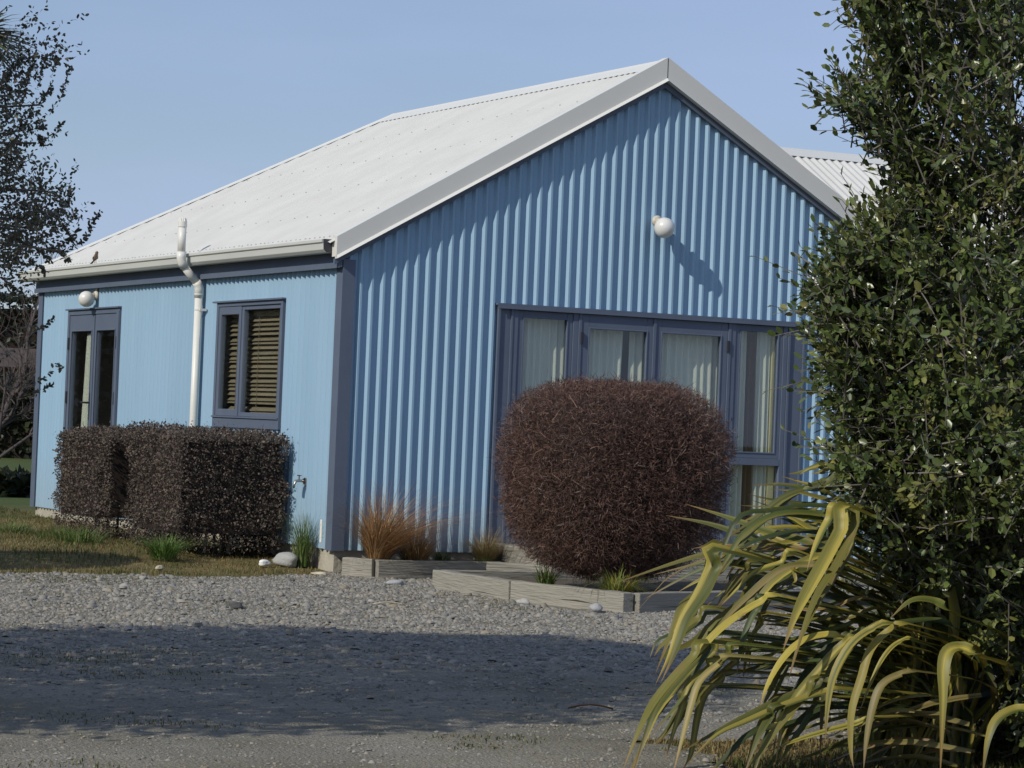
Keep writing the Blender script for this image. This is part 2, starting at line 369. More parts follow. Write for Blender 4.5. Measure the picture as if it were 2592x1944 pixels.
OPX0, OPX1, OPZ = 1.39, 4.41, 2.235
WY0, WY1, WZ0, WZ1 = 1.19, 2.735, 1.125, 2.225
DY0, DY1, DZ1 = 5.37, 6.985, 2.24
def front_spans(tm, t):
    top = roofz(t) - .02
    return [(OPZ, top)] if OPX0 < tm < OPX1 else [(Z0-.015, top)]
def side_spans(tm, t):
    if WY0 < tm < WY1: return [(Z0-.015, WZ0), (WZ1, 2.53)]
    if DY0 < tm < DY1: return [(DZ1, 2.53)]
    return [(Z0-.015, 2.53)]
SH = .8
for i in range(8):
    a, b = i*SH, min((i+1)*SH+.02, 2*HW)
    if a < 2*HW-.01: corr_sheet('cladding_sheet', 'x', max(a,.0), b, front_spans, 0, -1, M_clad, off=.0015*(i % 2), cuts=(OPX0, OPX1, HW))
for i in range(10):
    a, b = i*SH, min((i+1)*SH+.02, LEN)
    for zlo, zhi in ((0, WZ0-.0005), (WZ0-.0005, 9)):       # the sheet is cut by the window: pieces below and above the sill line
        if zlo and not (a < WY1 and b > WY0): continue
        def sp(tm, t, zlo=zlo, zhi=zhi):
            q = side_spans(tm, t)
            if not (a < WY1 and b > WY0): return q
            if WY0 < tm < WY1: return [q[0]] if not zlo else [q[1]]
            return [(q[0][0], WZ0)] if not zlo else [(WZ0, q[0][1])]
        corr_sheet('cladding_sheet', 'y', a, b, sp, 0, -1, M_clad, off=.0015*(i % 2), cuts=(WY0, WY1, DY0, DY1))
# main block right wall + wing walls (seen only through the foliage)
WGX, WGY0, WGY1 = 12.5, 2.25, 8.0
corr_sheet('cladding_sheet', 'y', 0, WGY0, lambda a, t: [(Z0, 2.5)], 2*HW, 1, M_clad)
corr_sheet('cladding_sheet', 'x', 2*HW, WGX, lambda a, t: [(Z0, 2.5)], WGY0, -1, M_clad)
corr_sheet('cladding_sheet', 'x', 0, WGX, lambda a, t: [(Z0, 2.5)], LEN, 1, M_clad)
corr_sheet('cladding_sheet', 'y', WGY0, WGY1, lambda a, t: [(Z0, 2.5 + max(0, (2.88-abs(t-5.12))*TAN))], WGX, 1, M_clad)

# foundation and inner lining
fb = MB(); fb.box(.025, 2*HW-.02, .025, LEN-.03, -.2, Z0-.001); fb.box(2*HW-.021, WGX-.02, WGY0+.02, LEN-.031, -.2, Z0-.002)
fnd = fb.build('foundation', M_conc, house)
li = MB(); y0, y1 = .05, .11
li.box(.05, OPX0, y0, y1, Z0, 2.5); li.box(OPX1, 2*HW-.05, y0, y1, Z0, 2.5); li.box(OPX0, OPX1, y0, y1, OPZ, 2.5)
li.prism([(.05,2.501), (2*HW-.05,2.501), (HW,4.30)], 'y', .05, .10)
li.box(.05,.11, .111, WY0, Z0, 2.5); li.box(.05,.11, WY1, DY0, Z0, 2.5); li.box(.05,.11, DY1, LEN-.1, Z0, 2.5)
li.box(.05,.11, WY0, WY1, Z0, WZ0); li.box(.05,.11, WY0, WY1, WZ1, 2.5); li.box(.05,.11, DY0, DY1, DZ1, 2.5)
li.box(.05, 2*HW-.05, .111, LEN-.1, 2.502, 2.56)            # ceiling
li.box(2*HW-.1, 2*HW-.04, .111, LEN-.1, Z0, 2.5); li.box(.111, 2*HW-.1, LEN-.18, LEN-.12, Z0, 2.5)
li.box(.12, 2*HW-.1, 3.9, 4.0, Z0, 2.5)                     # partition
li.build('inner_lining', M_inner, house)

# roof: corrugations run down the slope
def roof_slope(name, t0, t1, span, point, nrm, m=M_roof, amp=.010, n_per=8, pitch=PITCH):
    """columns at t; span(t)->(s0,s1) along the slope; point(t,s)->Vector"""
    out = []; cover = 8*pitch; k = math.ceil((t1-t0)/cover)
    for i in range(k):
        a = t0+i*cover; b = min(a+cover+.012, t1); n = max(2, round((b-a)/pitch*n_per)); mb = MB()
        for j in range(n+1):
            t = a+(b-a)*j/n; s0, s1 = span(t); off = nrm*(amp*math.cos(2*math.pi*t/pitch) + .0014*(i % 2))
            mb.v += [tuple(point(t, s0)+off), tuple(point(t, s1)+off)]
        mb.f = [(2*j, 2*j+2, 2*j+3, 2*j+1) for j in range(n)]
        out.append(mb.build(name, m, house, smooth=True))
    return out
CS = 1/math.sqrt(1+TAN*TAN); RZ = 4.385
EX = -.15                                               # eave line of the left slope
def left_pt(t, x): return Vector((x, t, RZ - TAN*(HW-x)))
HIPY = LEN+.15                                          # far eave
def left_span(t):
    k = (HIPY-t)/(HIPY-5.5)                             # 1 at ridge end, 0 at eave corner
    return (EX, HW if t <= 5.5 else EX + (HW-EX)*max(k, .001))
roof_slope('roof_sheet', -.03, HIPY, left_span, left_pt, Vector((-TAN*CS, 0, CS)))
# hipped far end, right slope and wing
def far_pt(t, y): return Vector((t, y, RZ - TAN*(HW-EX)*(y-5.5)/(HIPY-5.5)))
roof_slope('roof_sheet', EX, HW, lambda t: (5.5 + (HIPY-5.5)*(HW-t)/(HW-EX), HIPY), far_pt, Vector((0,.5,.85)), n_per=4)
def right_pt(t, x): return Vector((x, t, RZ - TAN*(x-HW)))
RYD = 5.12
roof_slope('roof_sheet', -.03, RYD, lambda t: (HW, min(2*HW+.15, HW+(RYD-t) if t > RYD-(HW+.15) else 99)), right_pt, Vector((TAN*CS,0,CS)), n_per=4)
def wing_pt(t, y): return Vector((t, y, RZ - TAN*(RYD-y)))
roof_slope('roof_sheet', HW, WGX+.2, lambda t: (max(RYD-HW-.15, RYD-(t-HW)), RYD), wing_pt, Vector((0,-TAN*CS,CS)), amp=.012)
def wingb_pt(t, y): return Vector((t, y, RZ - TAN*(y-RYD)))
roof_slope('roof_sheet', HW, WGX+.2, lambda t: (RYD, HIPY), wingb_pt, Vector((0,TAN*CS,CS)), n_per=4)
# ridge and hip capping
def cap_strip(name, A, B, side_l, side_r, w, lift=.016, scal=.0):
    A, B = Vector(A), Vector(B); n = max(2, int((B-A).length/.025)); mb = MB(); upv = Vector((0,0,lift))
    for i in range(n+1):
        p = A.lerp(B, i/n) + upv; wob = scal*(.5+.5*math.cos(2*math.pi*(p.y)/PITCH))
        for s, sgn in ((side_l, 1), (side_r, 1)):
            pass
        mb.v += [tuple(p + side_l*(w+wob) - Vector((0,0,.004))), tuple(p + side_l*.03 + Vector((0,0,.004))), tuple(p+Vector((0,0,.012))), tuple(p + side_r*.03 + Vector((0,0,.004))), tuple(p + side_r*w - Vector((0,0,.004)))]
    mb.f = [(5*i+k, 5*i+5+k, 5*i+6+k, 5*i+1+k) for i in range(n) for k in range(4)]
    return mb.build(name, M_cap, house, smooth=False)
dl = Vector((-CS, 0, -TAN*CS)); dr = Vector((CS, 0, -TAN*CS))
cap_strip('ridge_cap', (HW, -.05, RZ), (HW, 5.55, RZ), dl, dr, .16, scal=.018)
hipdir = Vector((HW-EX, 5.5-HIPY, TAN*(HW-EX))).normalized()
hl = Vector((0,-1,0)); hl = (hl - hipdir*hl.dot(hipdir)); hl.z = 0; 
A = left_pt(HIPY, EX); B = left_pt(5.5, HW)
sl = Vector((-.55,-.8,-.31)).normalized()
cap_strip('hip_cap', A, B, Vector((0,-1,0))*.9+Vector((0,0,0.0)), Vector((.9,.2,-.5)).normalized(), .11, lift=.018, scal=.02)
cap_strip('ridge_cap', (HW, RYD, RZ-.002), (WGX+.2, RYD, RZ-.002), Vector((0,-CS,-TAN*CS)), Vector((0,CS,-TAN*CS)), .17, lift=.02, scal=0)
# roof screws (tiny and uncountable: one part)
mb = MB(); nn = Vector((-TAN*CS,0,CS))
def screw(p):
    a = Vector((0,1,0)); b = nn.cross(a); r = .009
    vs = [p + (a*math.cos(k*math.pi/3) + b*math.sin(k*math.pi/3))*r for k in range(6)] + [p + nn*.008]
    mb.add(vs, [(k, (k+1) % 6, 6) for k in range(6)])
for row, x in enumerate((-.05, .42, 1.02, 1.62, 2.22)):
    step = 1 if row == 0 else 3
    for k in range(0, 81, step):
        t = k*PITCH + (.0 if row else 0)
        s0, s1 = left_span(t)
        if x < s1-.15: screw(left_pt(t, x + random.uniform(-.006,.006)) + nn*.0105)
tag(mb.build('roof_screws', M_screw, house), kind='stuff')

# fascia, gutter (left side)
mb = MB(); mb.prism([(-.055,2.452),(-.03,2.452),(-.03,2.64),(-.055,2.64)], 'y', -.03, LEN+.05)
mb.build('fascia', M_slate, house, bevel=.004)
mb = MB(); mb.prism([(-.068,2.447),(-.0555,2.447),(-.0555,2.490),(-.068,2.490)], 'y', -.032, LEN+.055); mb.build('fascia_trim', M_slate, house)
prof = [(-.06,2.672),(-.06,2.585),(-.085,2.566),(-.155,2.566),(-.178,2.590),(-.182,2.640),(-.196,2.648),(-.196,2.672),(-.172,2.676),(-.168,2.646),(-.166,2.596),(-.15,2.578),(-.09,2.578),(-.072,2.592),(-.072,2.672)]
mb = MB(); mb.prism(prof, 'y', .03, HIPY+.12); gut = mb.build('gutter', M_gutter, house, smooth=False, bevel=.003)
mb = MB(); mb.prism([(-.062,2.674),(-.062,2.587),(-.087,2.568),(-.153,2.568),(-.176,2.592),(-.18,2.64),(-.18,2.674)], 'y', .02, .0295); mb.build('gutter_end_cap', M_gut_dark, gut)
mb = MB(); mb.prism([(-.058,2.560),(-.01,2.560),(-.01,2.665),(-.058,2.665)], 'y', -.028, .0195); mb.build('gutter_stop', M_gut_dark, gut)
# far-end fascia/gutter
mb = MB(); mb.box(EX, 2*HW, LEN+.09, LEN+.2, 2.57, 2.67); mb.build('gutter', M_gutter, house)
# wing front eave gutter
mb = MB(); mb.box(2*HW+.25, WGX+.2, WGY0-.2, WGY0-.09, 2.56, 2.66); mb.build('gutter', M_gutter, house)

# barge flashings: white box trim along both gable slopes
BX = -.105
def barge(sgn):
    def q(x, dz): return (HW + sgn*(x), RZ + dz - TAN*x)
    L_ = HW - BX
    y0, y1 = -.075, .03
    mb = MB()
    top, bot = .035, -.147
    mb.prism([q(0,top), q(L_,top-.012), q(L_,bot+.012), q(0,bot)], 'y', y0, y0+.004)             # face
    b = mb.build('barge_board', M_barge, house)
    mb = MB(); mb.prism([q(0,top), q(0,top+.004), q(L_,top-.008), q(L_,top-.012)], 'y', y0, y1)                        # top return over the roof
    mb.build('barge_cap', M_cap, b)
    mb = MB(); va = []
    for X_, bo in ((0, bot), (L_, bot+.012)):
        x1, z1 = q(X_, bo+.010); x2, z2 = q(X_, bo-.014); va += [(x1, y0-.0005, z1), (x2, y0-.026, z2), (x2, y0+.03, z2-.002), (x1, y0+.03, z1-.012)]
    mb.add(va, [(0,1,5,4),(1,2,6,5),(2,3,7,6),(3,0,4,7),(0,3,2,1),(4,5,6,7)]); mb.build('barge_lip', M_cap, b)
    mb = MB(); mb.prism([q(0,bot-.070), q(0,bot-.018), q(L_,bot-.006), q(L_,bot-.052)], 'y', -.040, -.014); mb.build('barge_trim', M_slate, b)
    mb = MB(); mb.prism([q(L_-.004,top-.013), q(L_,top-.013), q(L_,bot+.013), q(L_-.004,bot+.013)], 'y', y0+.0045, .018); mb.build('barge_end', M_barge, b)
barge(-1); barge(1)
mb = MB(); mb.box(HW-.003, HW+.003, -.0765, -.0752, RZ-.15, RZ+.03); mb.build('barge_joint', M_gut_dark, house)

# corner flashings
def corner(y, s):
    mb = MB(); zt = 2.46
    if s < 0: mb.box(-.022, .088, -.026, -.0135, Z0-.02, zt+.06); mb.box(-.0225, -.0135, -.0255, .10, Z0-.02, zt)
    else: mb.box(-.0225, -.0135, y-.11, y+.03, Z0-.02, zt); mb.box(-.022, .1, y+.0135, y+.029, Z0-.02, zt)
    mb.build('corner_flashing', M_slate, house)
corner(0, -1); corner(LEN, 1)

# joinery helper: rectangular frame on the front (axis x) or side (axis y) wall
def fbox(mb, axis, a0, a1, d0, d1, z0, z1):
    if axis == 'x': mb.box(a0, a1, -d1, -d0, z0, z1)
    else: mb.box(-d1, -d0, a0, a1, z0, z1)
def frame(axis, a0, a1, z0, z1, w, d0, d1, name, par, m=M_slate, wb=None, wt=None):
    wb = w if wb is None else wb; wt = w if wt is None else wt
    mb = MB(); fbox(mb, axis, a0, a0+w, d0, d1, z0, z1); fbox(mb, axis, a1-w, a1, d0, d1, z0, z1)
    fbox(mb, axis, a0+w, a1-w, d0, d1-.0005, z0, z0+wb); fbox(mb, axis, a0+w, a1-w, d0, d1-.0005, z1-wt, z1)
    return mb.build(name, m, par, bevel=.003)
def bead(axis, a0, a1, z0, z1, w, d0, d1, par): return frame(axis, a0, a1, z0, z1, w, d0, d1, 'bead', par)
def pane(axis, a0, a1, z0, z1, d, par):
    mb = MB(); fbox(mb, axis, a0, a1, d, d+.004, z0, z1); return mb.build('pane', M_glass, par)
def part_empty(name, par):
    o = bpy.data.objects.new(name, None); COL.objects.link(o); o.parent = par; o.empty_display_size = .1; return o

# front joinery
ZB = .22; ZT = 2.2
mb = MB(); mb.box(OPX0-.02, OPX1+.02, -.05, .04, OPZ-.002, OPZ+.014); mb.box(OPX0-.018, OPX1+.018, -.0505, -.046, OPZ-.03, OPZ-.0025); mb.build('head_flashing', M_slate, house)
for a, b in ((OPX0, 1.53), (4.235, OPX1)):
    mb = MB(); mb.box(a, b, -.012, .03, ZB, OPZ-.003); mb.box(a, a+.02, -.03, -.0125, ZB, OPZ-.032); mb.box(b-.018, b, -.026, -.0125, ZB, OPZ-.032)
    mb.build('jamb_board', M_slate, house)
mb = MB(); mb.box(OPX0, OPX1, -.045, .1, Z0+.001, ZB); mb.build('door_sill', M_slate, house)
# left sidelight
w = frame('x', 1.531, 2.15, ZB+.001, 2.232, .05, -.045, .02, 'window', house, wt=.03)
fr = frame('x', 1.582, 2.098, ZB+.052, 2.20, .052, -.035, .012, 'frame', w); pane('x', 1.634, 2.046, ZB+.10, 2.147, -.01, w)
bead('x', 1.625, 2.055, ZB+.095, 2.156, .014, .0125, .018, w)
# centre frame and the two door leaves
cf = frame('x', 2.151, 3.652, ZB+.001, 2.232, .03, -.045, .026, 'door_frame', house, wt=.026)
for a, b, hl_ in ((2.184, 2.884, 0), (2.888, 3.620, 1)):
    dd = frame('x', a, b, ZB+.034, 2.203, .070, -.030, .018, 'door', house, wt=.118, wb=.16)
    pane('x', a+.07, b-.07, ZB+.19, 2.085, -.006, dd); bead('x', a+.062, b-.062, ZB+.185, 2.094, .013, .0185, .025, dd)
    for hz in (2.0, 1.05, .45):
        hx = a-.002 if not hl_ else b+.002
        mb = MB(); mb.tube([(hx, -.028, hz-.05), (hx, -.028, hz+.05)], .012, 8); mb.build('hinge', M_black, dd)
mb = MB(); mb.box(2.873, 2.898, -.030, -.019, ZB+.04, 2.2); mb.build('meeting_strip', M_slate, house)
mb = MB(); mb.box(2.835,2.86,-.024,-.0185,1.0,1.2); mb.tube([(2.847,-.02,1.12),(2.847,-.07,1.12),(2.74,-.075,1.12)], .010, 8); mb.build('door_handle', M_black, house)
# right sidelight with transom
w = frame('x', 3.655, 4.233, ZB+.001, 2.232, .045, -.045, .02, 'window', house, wt=.03)
frame('x', 3.701, 4.187, 1.045, 2.20, .050, -.035, .012, 'frame', w); pane('x', 3.751, 4.137, 1.095, 2.15, -.01, w)
bead('x', 3.742, 4.146, 1.088, 2.158, .013, .0125, .018, w)
mb = MB(); mb.box(3.70, 4.188, -.022, .045, .985, 1.044); mb.build('transom', M_slate, w, bevel=.003)
pane('x', 3.701, 4.187, ZB+.046, .984, -.01, w)
# cream reveal boards inside the front opening
mb = MB(); mb.box(4.125, 4.185, .05, .19, ZB+.05, 2.2); mb.build('reveal_board', M_cream, house)
mb = MB(); mb.box(1.54, 1.59, .05, .19, ZB+.05, 2.2); mb.build('reveal_board', M_inner, house)

# side window (sliding sash left, fixed light right) and french door
w = frame('y', WY0+.002, WY1-.002, WZ0, WZ1, .045, -.045, .03, 'window', house, wb=.085, wt=.035)
mb = MB(); fbox(mb, 'y', WY0-.02, WY1+.06, -.01, .05, WZ1+.0, WZ1+.014); mb.build('head_flashing', M_slate, w)
mb = MB(); fbox(mb, 'y', WY0+.003, WY1-.003, -.03, .042, WZ0+.086, WZ0+.100); mb.build('window_sill', M_slate, w)
YM = 2.15
frame('y', YM+.004, WY1-.048, WZ0+.101, WZ1-.036, .055, -.03, .022, 'sash', w, wb=.06, wt=.07); pane('y', YM+.059, WY1-.103, WZ0+.161, WZ1-.106, 0, w)
frame('y', WY0+.048, YM+.002, WZ0+.101, WZ1-.036, .048, -.035, .014, 'frame', w, wb=.035, wt=.035); pane('y', WY0+.096, YM-.046, WZ0+.136, WZ1-.071, -.008, w)
w = frame('y', DY0+.002, DY1-.002, ZB-.03, DZ1, .05, -.045, .03, 'door_frame', house, wt=.05)
mb = MB(); fbox(mb, 'y', DY0-.015, DY1+.03, -.01, .05, DZ1+.0, DZ1+.014); mb.build('head_flashing', M_slate, w)
mb = MB(); fbox(mb, 'y', DY0+.003, DY0+.075, .0305, .036, ZB, DZ1-.03); mb.build('jamb_board', M_slate, w)
YC = 6.14
for a, b in ((DY0+.054, YC-.002), (YC+.002, DY1-.054)):
    dd = frame('y', a, b, ZB+.02, DZ1-.053, .075, -.03, .02, 'door', house, wt=.16, wb=.16)
    pane('y', a+.075, b-.075, ZB+.18, DZ1-.213, -.004, dd); bead('y', a+.066, b-.066, ZB+.175, DZ1-.204, .013, .0205, .027, dd)
    for hz in (1.9, 1.35, .5):
        hy = a if a < 6 else b
        mb = MB(); mb.tube([(-.026, hy, hz-.06), (-.026, hy, hz+.06)], .014, 8); mb.build('hinge', M_black, dd)
mb = MB(); mb.box(-.028,-.0205, YC+.02, YC+.05, 1.13, 1.40); mb.tube([(-.02,YC+.035,1.30),(-.075,YC+.035,1.30),(-.08,YC+.15,1.30)], .011, 8); mb.build('door_handle', M_black, house)
mb = MB(); fbox(mb, 'y', YC-.02, YC+.02, .0205, .030, ZB+.03, DZ1-.06); mb.build('meeting_strip', M_slate, house)

# curtains and blind inside (hang in the house: things of their own)
def curtain(axis, a0, a1, depth, z0, z1, m, label, lean=0, waves=9, cat='curtain', grp=None):
    mb = MB(); n = waves*10
    for i in range(n+1):
        t = a0+(a1-a0)*i/n; ph = i/n*waves*2*math.pi
        for z, am, sh in ((z1, .012, 0), ((z0+z1)/2, .024, lean*.4), (z0, .03, lean)):
            d = depth + am*math.sin(ph + .6*math.sin(ph*.37)) + .008*math.sin(ph*.23+2); tt = t + sh*(i/n)
            mb.v.append((tt, d, z) if axis == 'x' else (d, tt, z))
    mb.f = [(3*i+k, 3*i+3+k, 3*i+4+k, 3*i+1+k) for i in range(n) for k in range(2)]
    return tag(mb.build('curtain', m, None, smooth=True), label, cat, grp)
curtain('x', 1.60, 2.16, .10, .25, 2.23, M_curtain, 'pale gathered curtain behind the left sidelight of the gable doors', waves=8)
curtain('x', 2.18, 2.645, .10, .25, 2.23, M_curtain, 'pale curtain in the left glazed door, left of the dark gap', lean=-.05, waves=7)
curtain('x', 2.72, 3.03, .11, .25, 2.23, M_curtain, 'narrow pale curtain right of the dark gap in the left glazed door', lean=-.0, waves=5)
curtain('x', 3.035, 3.68, .10, .25, 2.23, M_curtain, 'wide pale curtain filling the right glazed door of the gable', waves=9)
curtain('x', 3.72, 3.885, .10, .25, 2.23, M_curtain, 'slim pale curtain at the left edge of the right sidelight', waves=3)
curtain('x', 3.90, 4.00, .13, .25, 2.23, M_brown, 'dark brown drape strip in the right sidelight', waves=2)
curtain('x', 3.985, 4.165, .085, .25, 2.23, M_curtain, 'pale curtain at the right of the right sidelight by cream reveal', waves=4)
curtain('y', 6.32, 6.56, .045, .25, 2.0, M_curtain, 'narrow white curtain inside the side glazed door', lean=.10, waves=4)
bl = thing('venetian_blind', 'tan wooden slatted blind hanging inside the side window', 'blind', (.10, 0, 0))
mb = MB(); mb.box(-.02,.03, WY0+.06, WY1-.06, 2.10, 2.15); mb.build('headrail', M_slat, bl)
mb = MB(); mb.add([(-.024, WY0+.06, -.020), (-.024, WY1-.06, -.020), (.018, WY1-.06, .019), (.018, WY0+.06, .019), (-.026, WY0+.06, -.017), (-.026, WY1-.06, -.017), (.016, WY1-.06, .022), (.016, WY0+.06, .022)], [(0,3,2,1),(4,5,6,7),(0,1,5,4),(1,2,6,5),(2,3,7,6),(3,0,4,7)])
slat = mb.mesh('slat', M_slat)
for i in range(23):
    o = bpy.data.objects.new('slat', slat); COL.objects.link(o); o.parent = bl; o.location = (random.uniform(-.001,.001), 0, 2.075 - i*.0405); o.rotation_euler = (random.gauss(0,.002), random.gauss(0,.04), 0)
for yy in (WY0+.3, YM-.2, YM+.3):
    mb = MB(); mb.tube([(-.03, yy, 1.2), (-.03, yy, 2.1)], .003, 4); mb.build('ladder_cord', M_slat, bl)

# wall lights
def wall_light(label, base, out, globe, r, cond=None):
    t = thing('wall_light', label, 'wall light', base, 'white globe lights on the house walls'); B = Vector(base); G = Vector(globe)-B; o_ = Vector(out)
    mb = MB(); mb.tube([o_*.012, o_*.028, o_*.045], [.048,.050,.040], 16); mb.tube([o_*.04, o_*.07+Vector((0,0,-.01)), G*.55], [.030,.034,.045], 14)
    mb.build('mount', M_fit, t, smooth=True)
    mb = MB(); mb.sphere(G, r, 32, 20); mb.build('globe', M_globe, t, smooth=True)
    mb = MB(); d = (G*.5).normalized(); mb.tube([G*.42, G*.62], [.036,.048], 16); mb.build('collar', M_fit, t, smooth=True)
    if cond:
        mb = MB(); mb.tube([o_*.02+Vector((0,0,.03)), o_*.02+Vector((0,0,cond))], .012, 8); mb.build('conduit', M_fit, t)
wall_light('white globe light high on the gable wall above the glazed doors', (2.866, 0, 3.03), (0,-1,0), (2.866, -.15, 2.968), .088)
wall_light('white globe light on the side wall above the side door', (0, 6.12, 2.375), (-1,0,0), (-.125, 6.12, 2.335), .080, cond=.10)

# vent pipe on the side wall
vp = thing('vent_pipe', 'white plastic pipe rising up the side wall past the gutter', 'pipe', (-.075, 3.08, 0))
mb = MB(); mb.tube([(0,0,.1), (0,0,2.30)], .036, 18); mb.build('pipe', M_pipe, vp, smooth=True)
mb = MB(); mb.tube([(0,0,2.28),(0,0,2.36),(-.010,0,2.395),(-.03,0,2.42)], [.042]*4, 18); mb.build('elbow', M_pipe, vp, smooth=True)
mb = MB(); mb.tube([(-.025,0,2.412),(-.165,-.01,2.56)], .036, 18); mb.build('offset', M_pipe, vp, smooth=True)
mb = MB(); mb.tube([(-.15,-.01,2.545),(-.178,-.012,2.585),(-.188,-.013,2.63),(-.188,-.013,2.68)], .042, 18); mb.build('elbow', M_pipe, vp, smooth=True)
mb = MB(); mb.tube([(-.188,-.013,2.66),(-.188,-.013,2.92)], .036, 18); mb.build('pipe', M_pipe, vp, smooth=True)
mb = MB(); mb.tube([(-.188,-.013,2.905),(-.188,-.013,2.955)], [.041,.041], 18)
for k in range(10):
    a = k*.628; c, s = math.cos(a)*.034, math.sin(a)*.034
    mb.tube([(-.188+c,-.013+s,2.95),(-.188+c*.75,-.013+s*.75,2.985)], .006, 5)
mb.build('vent_cowl', M_pipe, vp)
for z in (2.31, 2.17): 
    mb = MB(); mb.tube([(0,0,z-.006),(0,0,z+.006)], .0385 if z < 2.3 else .0435, 18)
    if z < 2.3: mb.box(-.005,.06,-.055,-.03,z-.01,z+.012)
    mb.build('pipe_clip', M_pipe, vp)

# garden tap, white marker strip
tp = thing('garden_tap', 'small metal garden tap on the side wall beside the hedge', 'tap', (0, .60, .715))
mb = MB(); mb.tube([(0,0,0),(-.06,0,.004),(-.09,0,0),(-.105,0,-.03),(-.107,0,-.06)], [.012,.013,.012,.011,.010], 10); mb.build('spout', M_brass, tp, smooth=True)
mb = MB(); mb.tube([(-.062,0,.01),(-.062,0,.045)], .007, 8); mb.box(-.068,-.056,-.035,.035,.042,.05); mb.build('handle', M_brass, tp)
mb = MB(); mb.tube([(-.002,0,0),(-.016,0,0)], .03, 14); mb.build('wall_plate', M_brass, tp)
mb = MB(); mb.box(-.030,-.0226,.17,.205,.235,.42); o = mb.build('marker_strip', M_white, None, bevel=.002); tag(o, 'short white vertical strip low on the side wall near the corner', 'marker')

# sparrow on the gutter
def bird():
    t = thing('sparrow', 'small brown sparrow perched on the gutter edge', 'bird', (-.186, 5.72, 2.676))
    ax = Vector((0,-1,0)); S = .92
    pts = [(-.075,.006,.006,.020),(-.05,.008,.007,.026),(-.025,.017,.016,.040),(0,.025,.024,.056),(.02,.026,.025,.070),(.034,.021,.020,.086),(.042,.018,.018,.098),(.046,.0175,.0175,.108),(.052,.014,.014,.116),(.057,.007,.007,.119)]
    mb = MB(); n = 12; rows = []
    for (a, ry, rz, z) in pts:
        rows.append([Vector((ry*math.cos(2*math.pi*k/n), -a, z + rz*math.sin(2*math.pi*k/n)))*S for k in range(n)])
    vs = [q for r in rows for q in r]; fs = [(i*n+k, i*n+(k+1) % n, (i+1)*n+(k+1) % n, (i+1)*n+k) for i in range(len(rows)-1) for k in range(n)]
    fs += [tuple(range(n))[::-1], tuple(range((len(rows)-1)*n, len(rows)*n))]
    mb.add(vs, fs); mb.build('body', M_bird, t, smooth=True)
    mb = MB(); mb.add([(-.008,.06,.016),(.008,.06,.016),(.011,.12,-.004),(-.011,.12,-.004),(-.008,.06,.022),(.008,.06,.022),(.011,.12,.0),(-.011,.12,.0)], [(0,3,2,1),(4,5,6,7),(0,1,5,4),(1,2,6,5),(2,3,7,6),(3,0,4,7)]); mb.build('tail', M_bird2, t)
    mb = MB(); mb.tube([(0,-.050,.108),(0,-.066,.104)], [.006,.001], 8); mb.build('beak', M_bird2, t)
    for s in (-1, 1):
        mb = MB(); mb.add([(s*.024,-.024,.066),(s*.026,.0,.060),(s*.012,.065,.024),(s*.022,.02,.036),(s*.027,-.012,.048)], [(0,1,2,3,4)]); mb.build('wing', M_bird2, t)
        mb = MB(); mb.tube([(s*.008,-.008,.034),(s*.010,-.004,0),(s*.010,-.022,.001)], .0018, 6); mb.build('leg', M_bird2, t)
        mb = MB(); mb.sphere((s*.0155,-.046,.106), .0028, 8, 6); mb.build('eye', M_black, t)
bird()

# ------------------------------------------------------------------ raised garden beds (timber sleepers)
def sleeper(par, A, B, z0, h, w=.10, name='sleeper', inset=0):
    A = Vector((A[0], A[1], 0)); B = Vector((B[0], B[1], 0)); L_ = (B-A).length; n = 7
    mb = MB(); prev = None
    for i in range(n+1):
        t = i/n; j = lambda s: random.uniform(-s, s)
        mb.v += [(t*L_, -w/2+j(.003), 0), (t*L_, w/2+j(.003), 0), (t*L_, w/2+j(.003), h+j(.004)), (t*L_, -w/2+j(.003), h+j(.004))]
    mb.f = [(4*i+k, 4*i+(k+1) % 4, 4*i+4+(k+1) % 4, 4*i+4+k) for i in range(n) for k in range(4)] + [(3,2,1,0), (4*n,4*n+1,4*n+2,4*n+3)]
    o = mb.build(name, M_sleeper, par, bevel=.006); d = B-A
    o.location = (A.x, A.y, z0); o.rotation_euler = (0, 0, math.atan2(d.y, d.x))
    # drying cracks along the faces
    for q in range(3):
        a = random.uniform(.05, .5)*L_; b = a + random.uniform(.2,.45)*L_; z = random.uniform(.2,.8)*h
        mb = MB(); s = -1 if random.random() < .6 else 1
        mb.add([(a,s*(w/2+.0035),z),((a+b)/2,s*(w/2+.0042),z+random.uniform(-.006,.006)+.0022),(min(b,L_),s*(w/2+.0035),z+random.uniform(-.008,.008)),((a+b)/2,s*(w/2+.0042),z-.0022)], [(0,1,2,3)])
        mb.build('crack', M_crack, o)
    return o
bed = thing('raised_bed', 'grey timber sleeper bed around the clipped brown ball bush', 'garden bed', (0,0,0))
HB = .15
sleeper(bed, (.12,-1.72), (.14,-2.93), -.01, HB); sleeper(bed, (.14,-2.94), (.43,-4.05), -.01, HB+.002)
sleeper(bed, (.49,-4.02), (2.6,-3.30), -.01, HB-.004); sleeper(bed, (.17,-1.70), (2.7,-1.62), -.01, HB-.002)
mb = MB(); n = 40
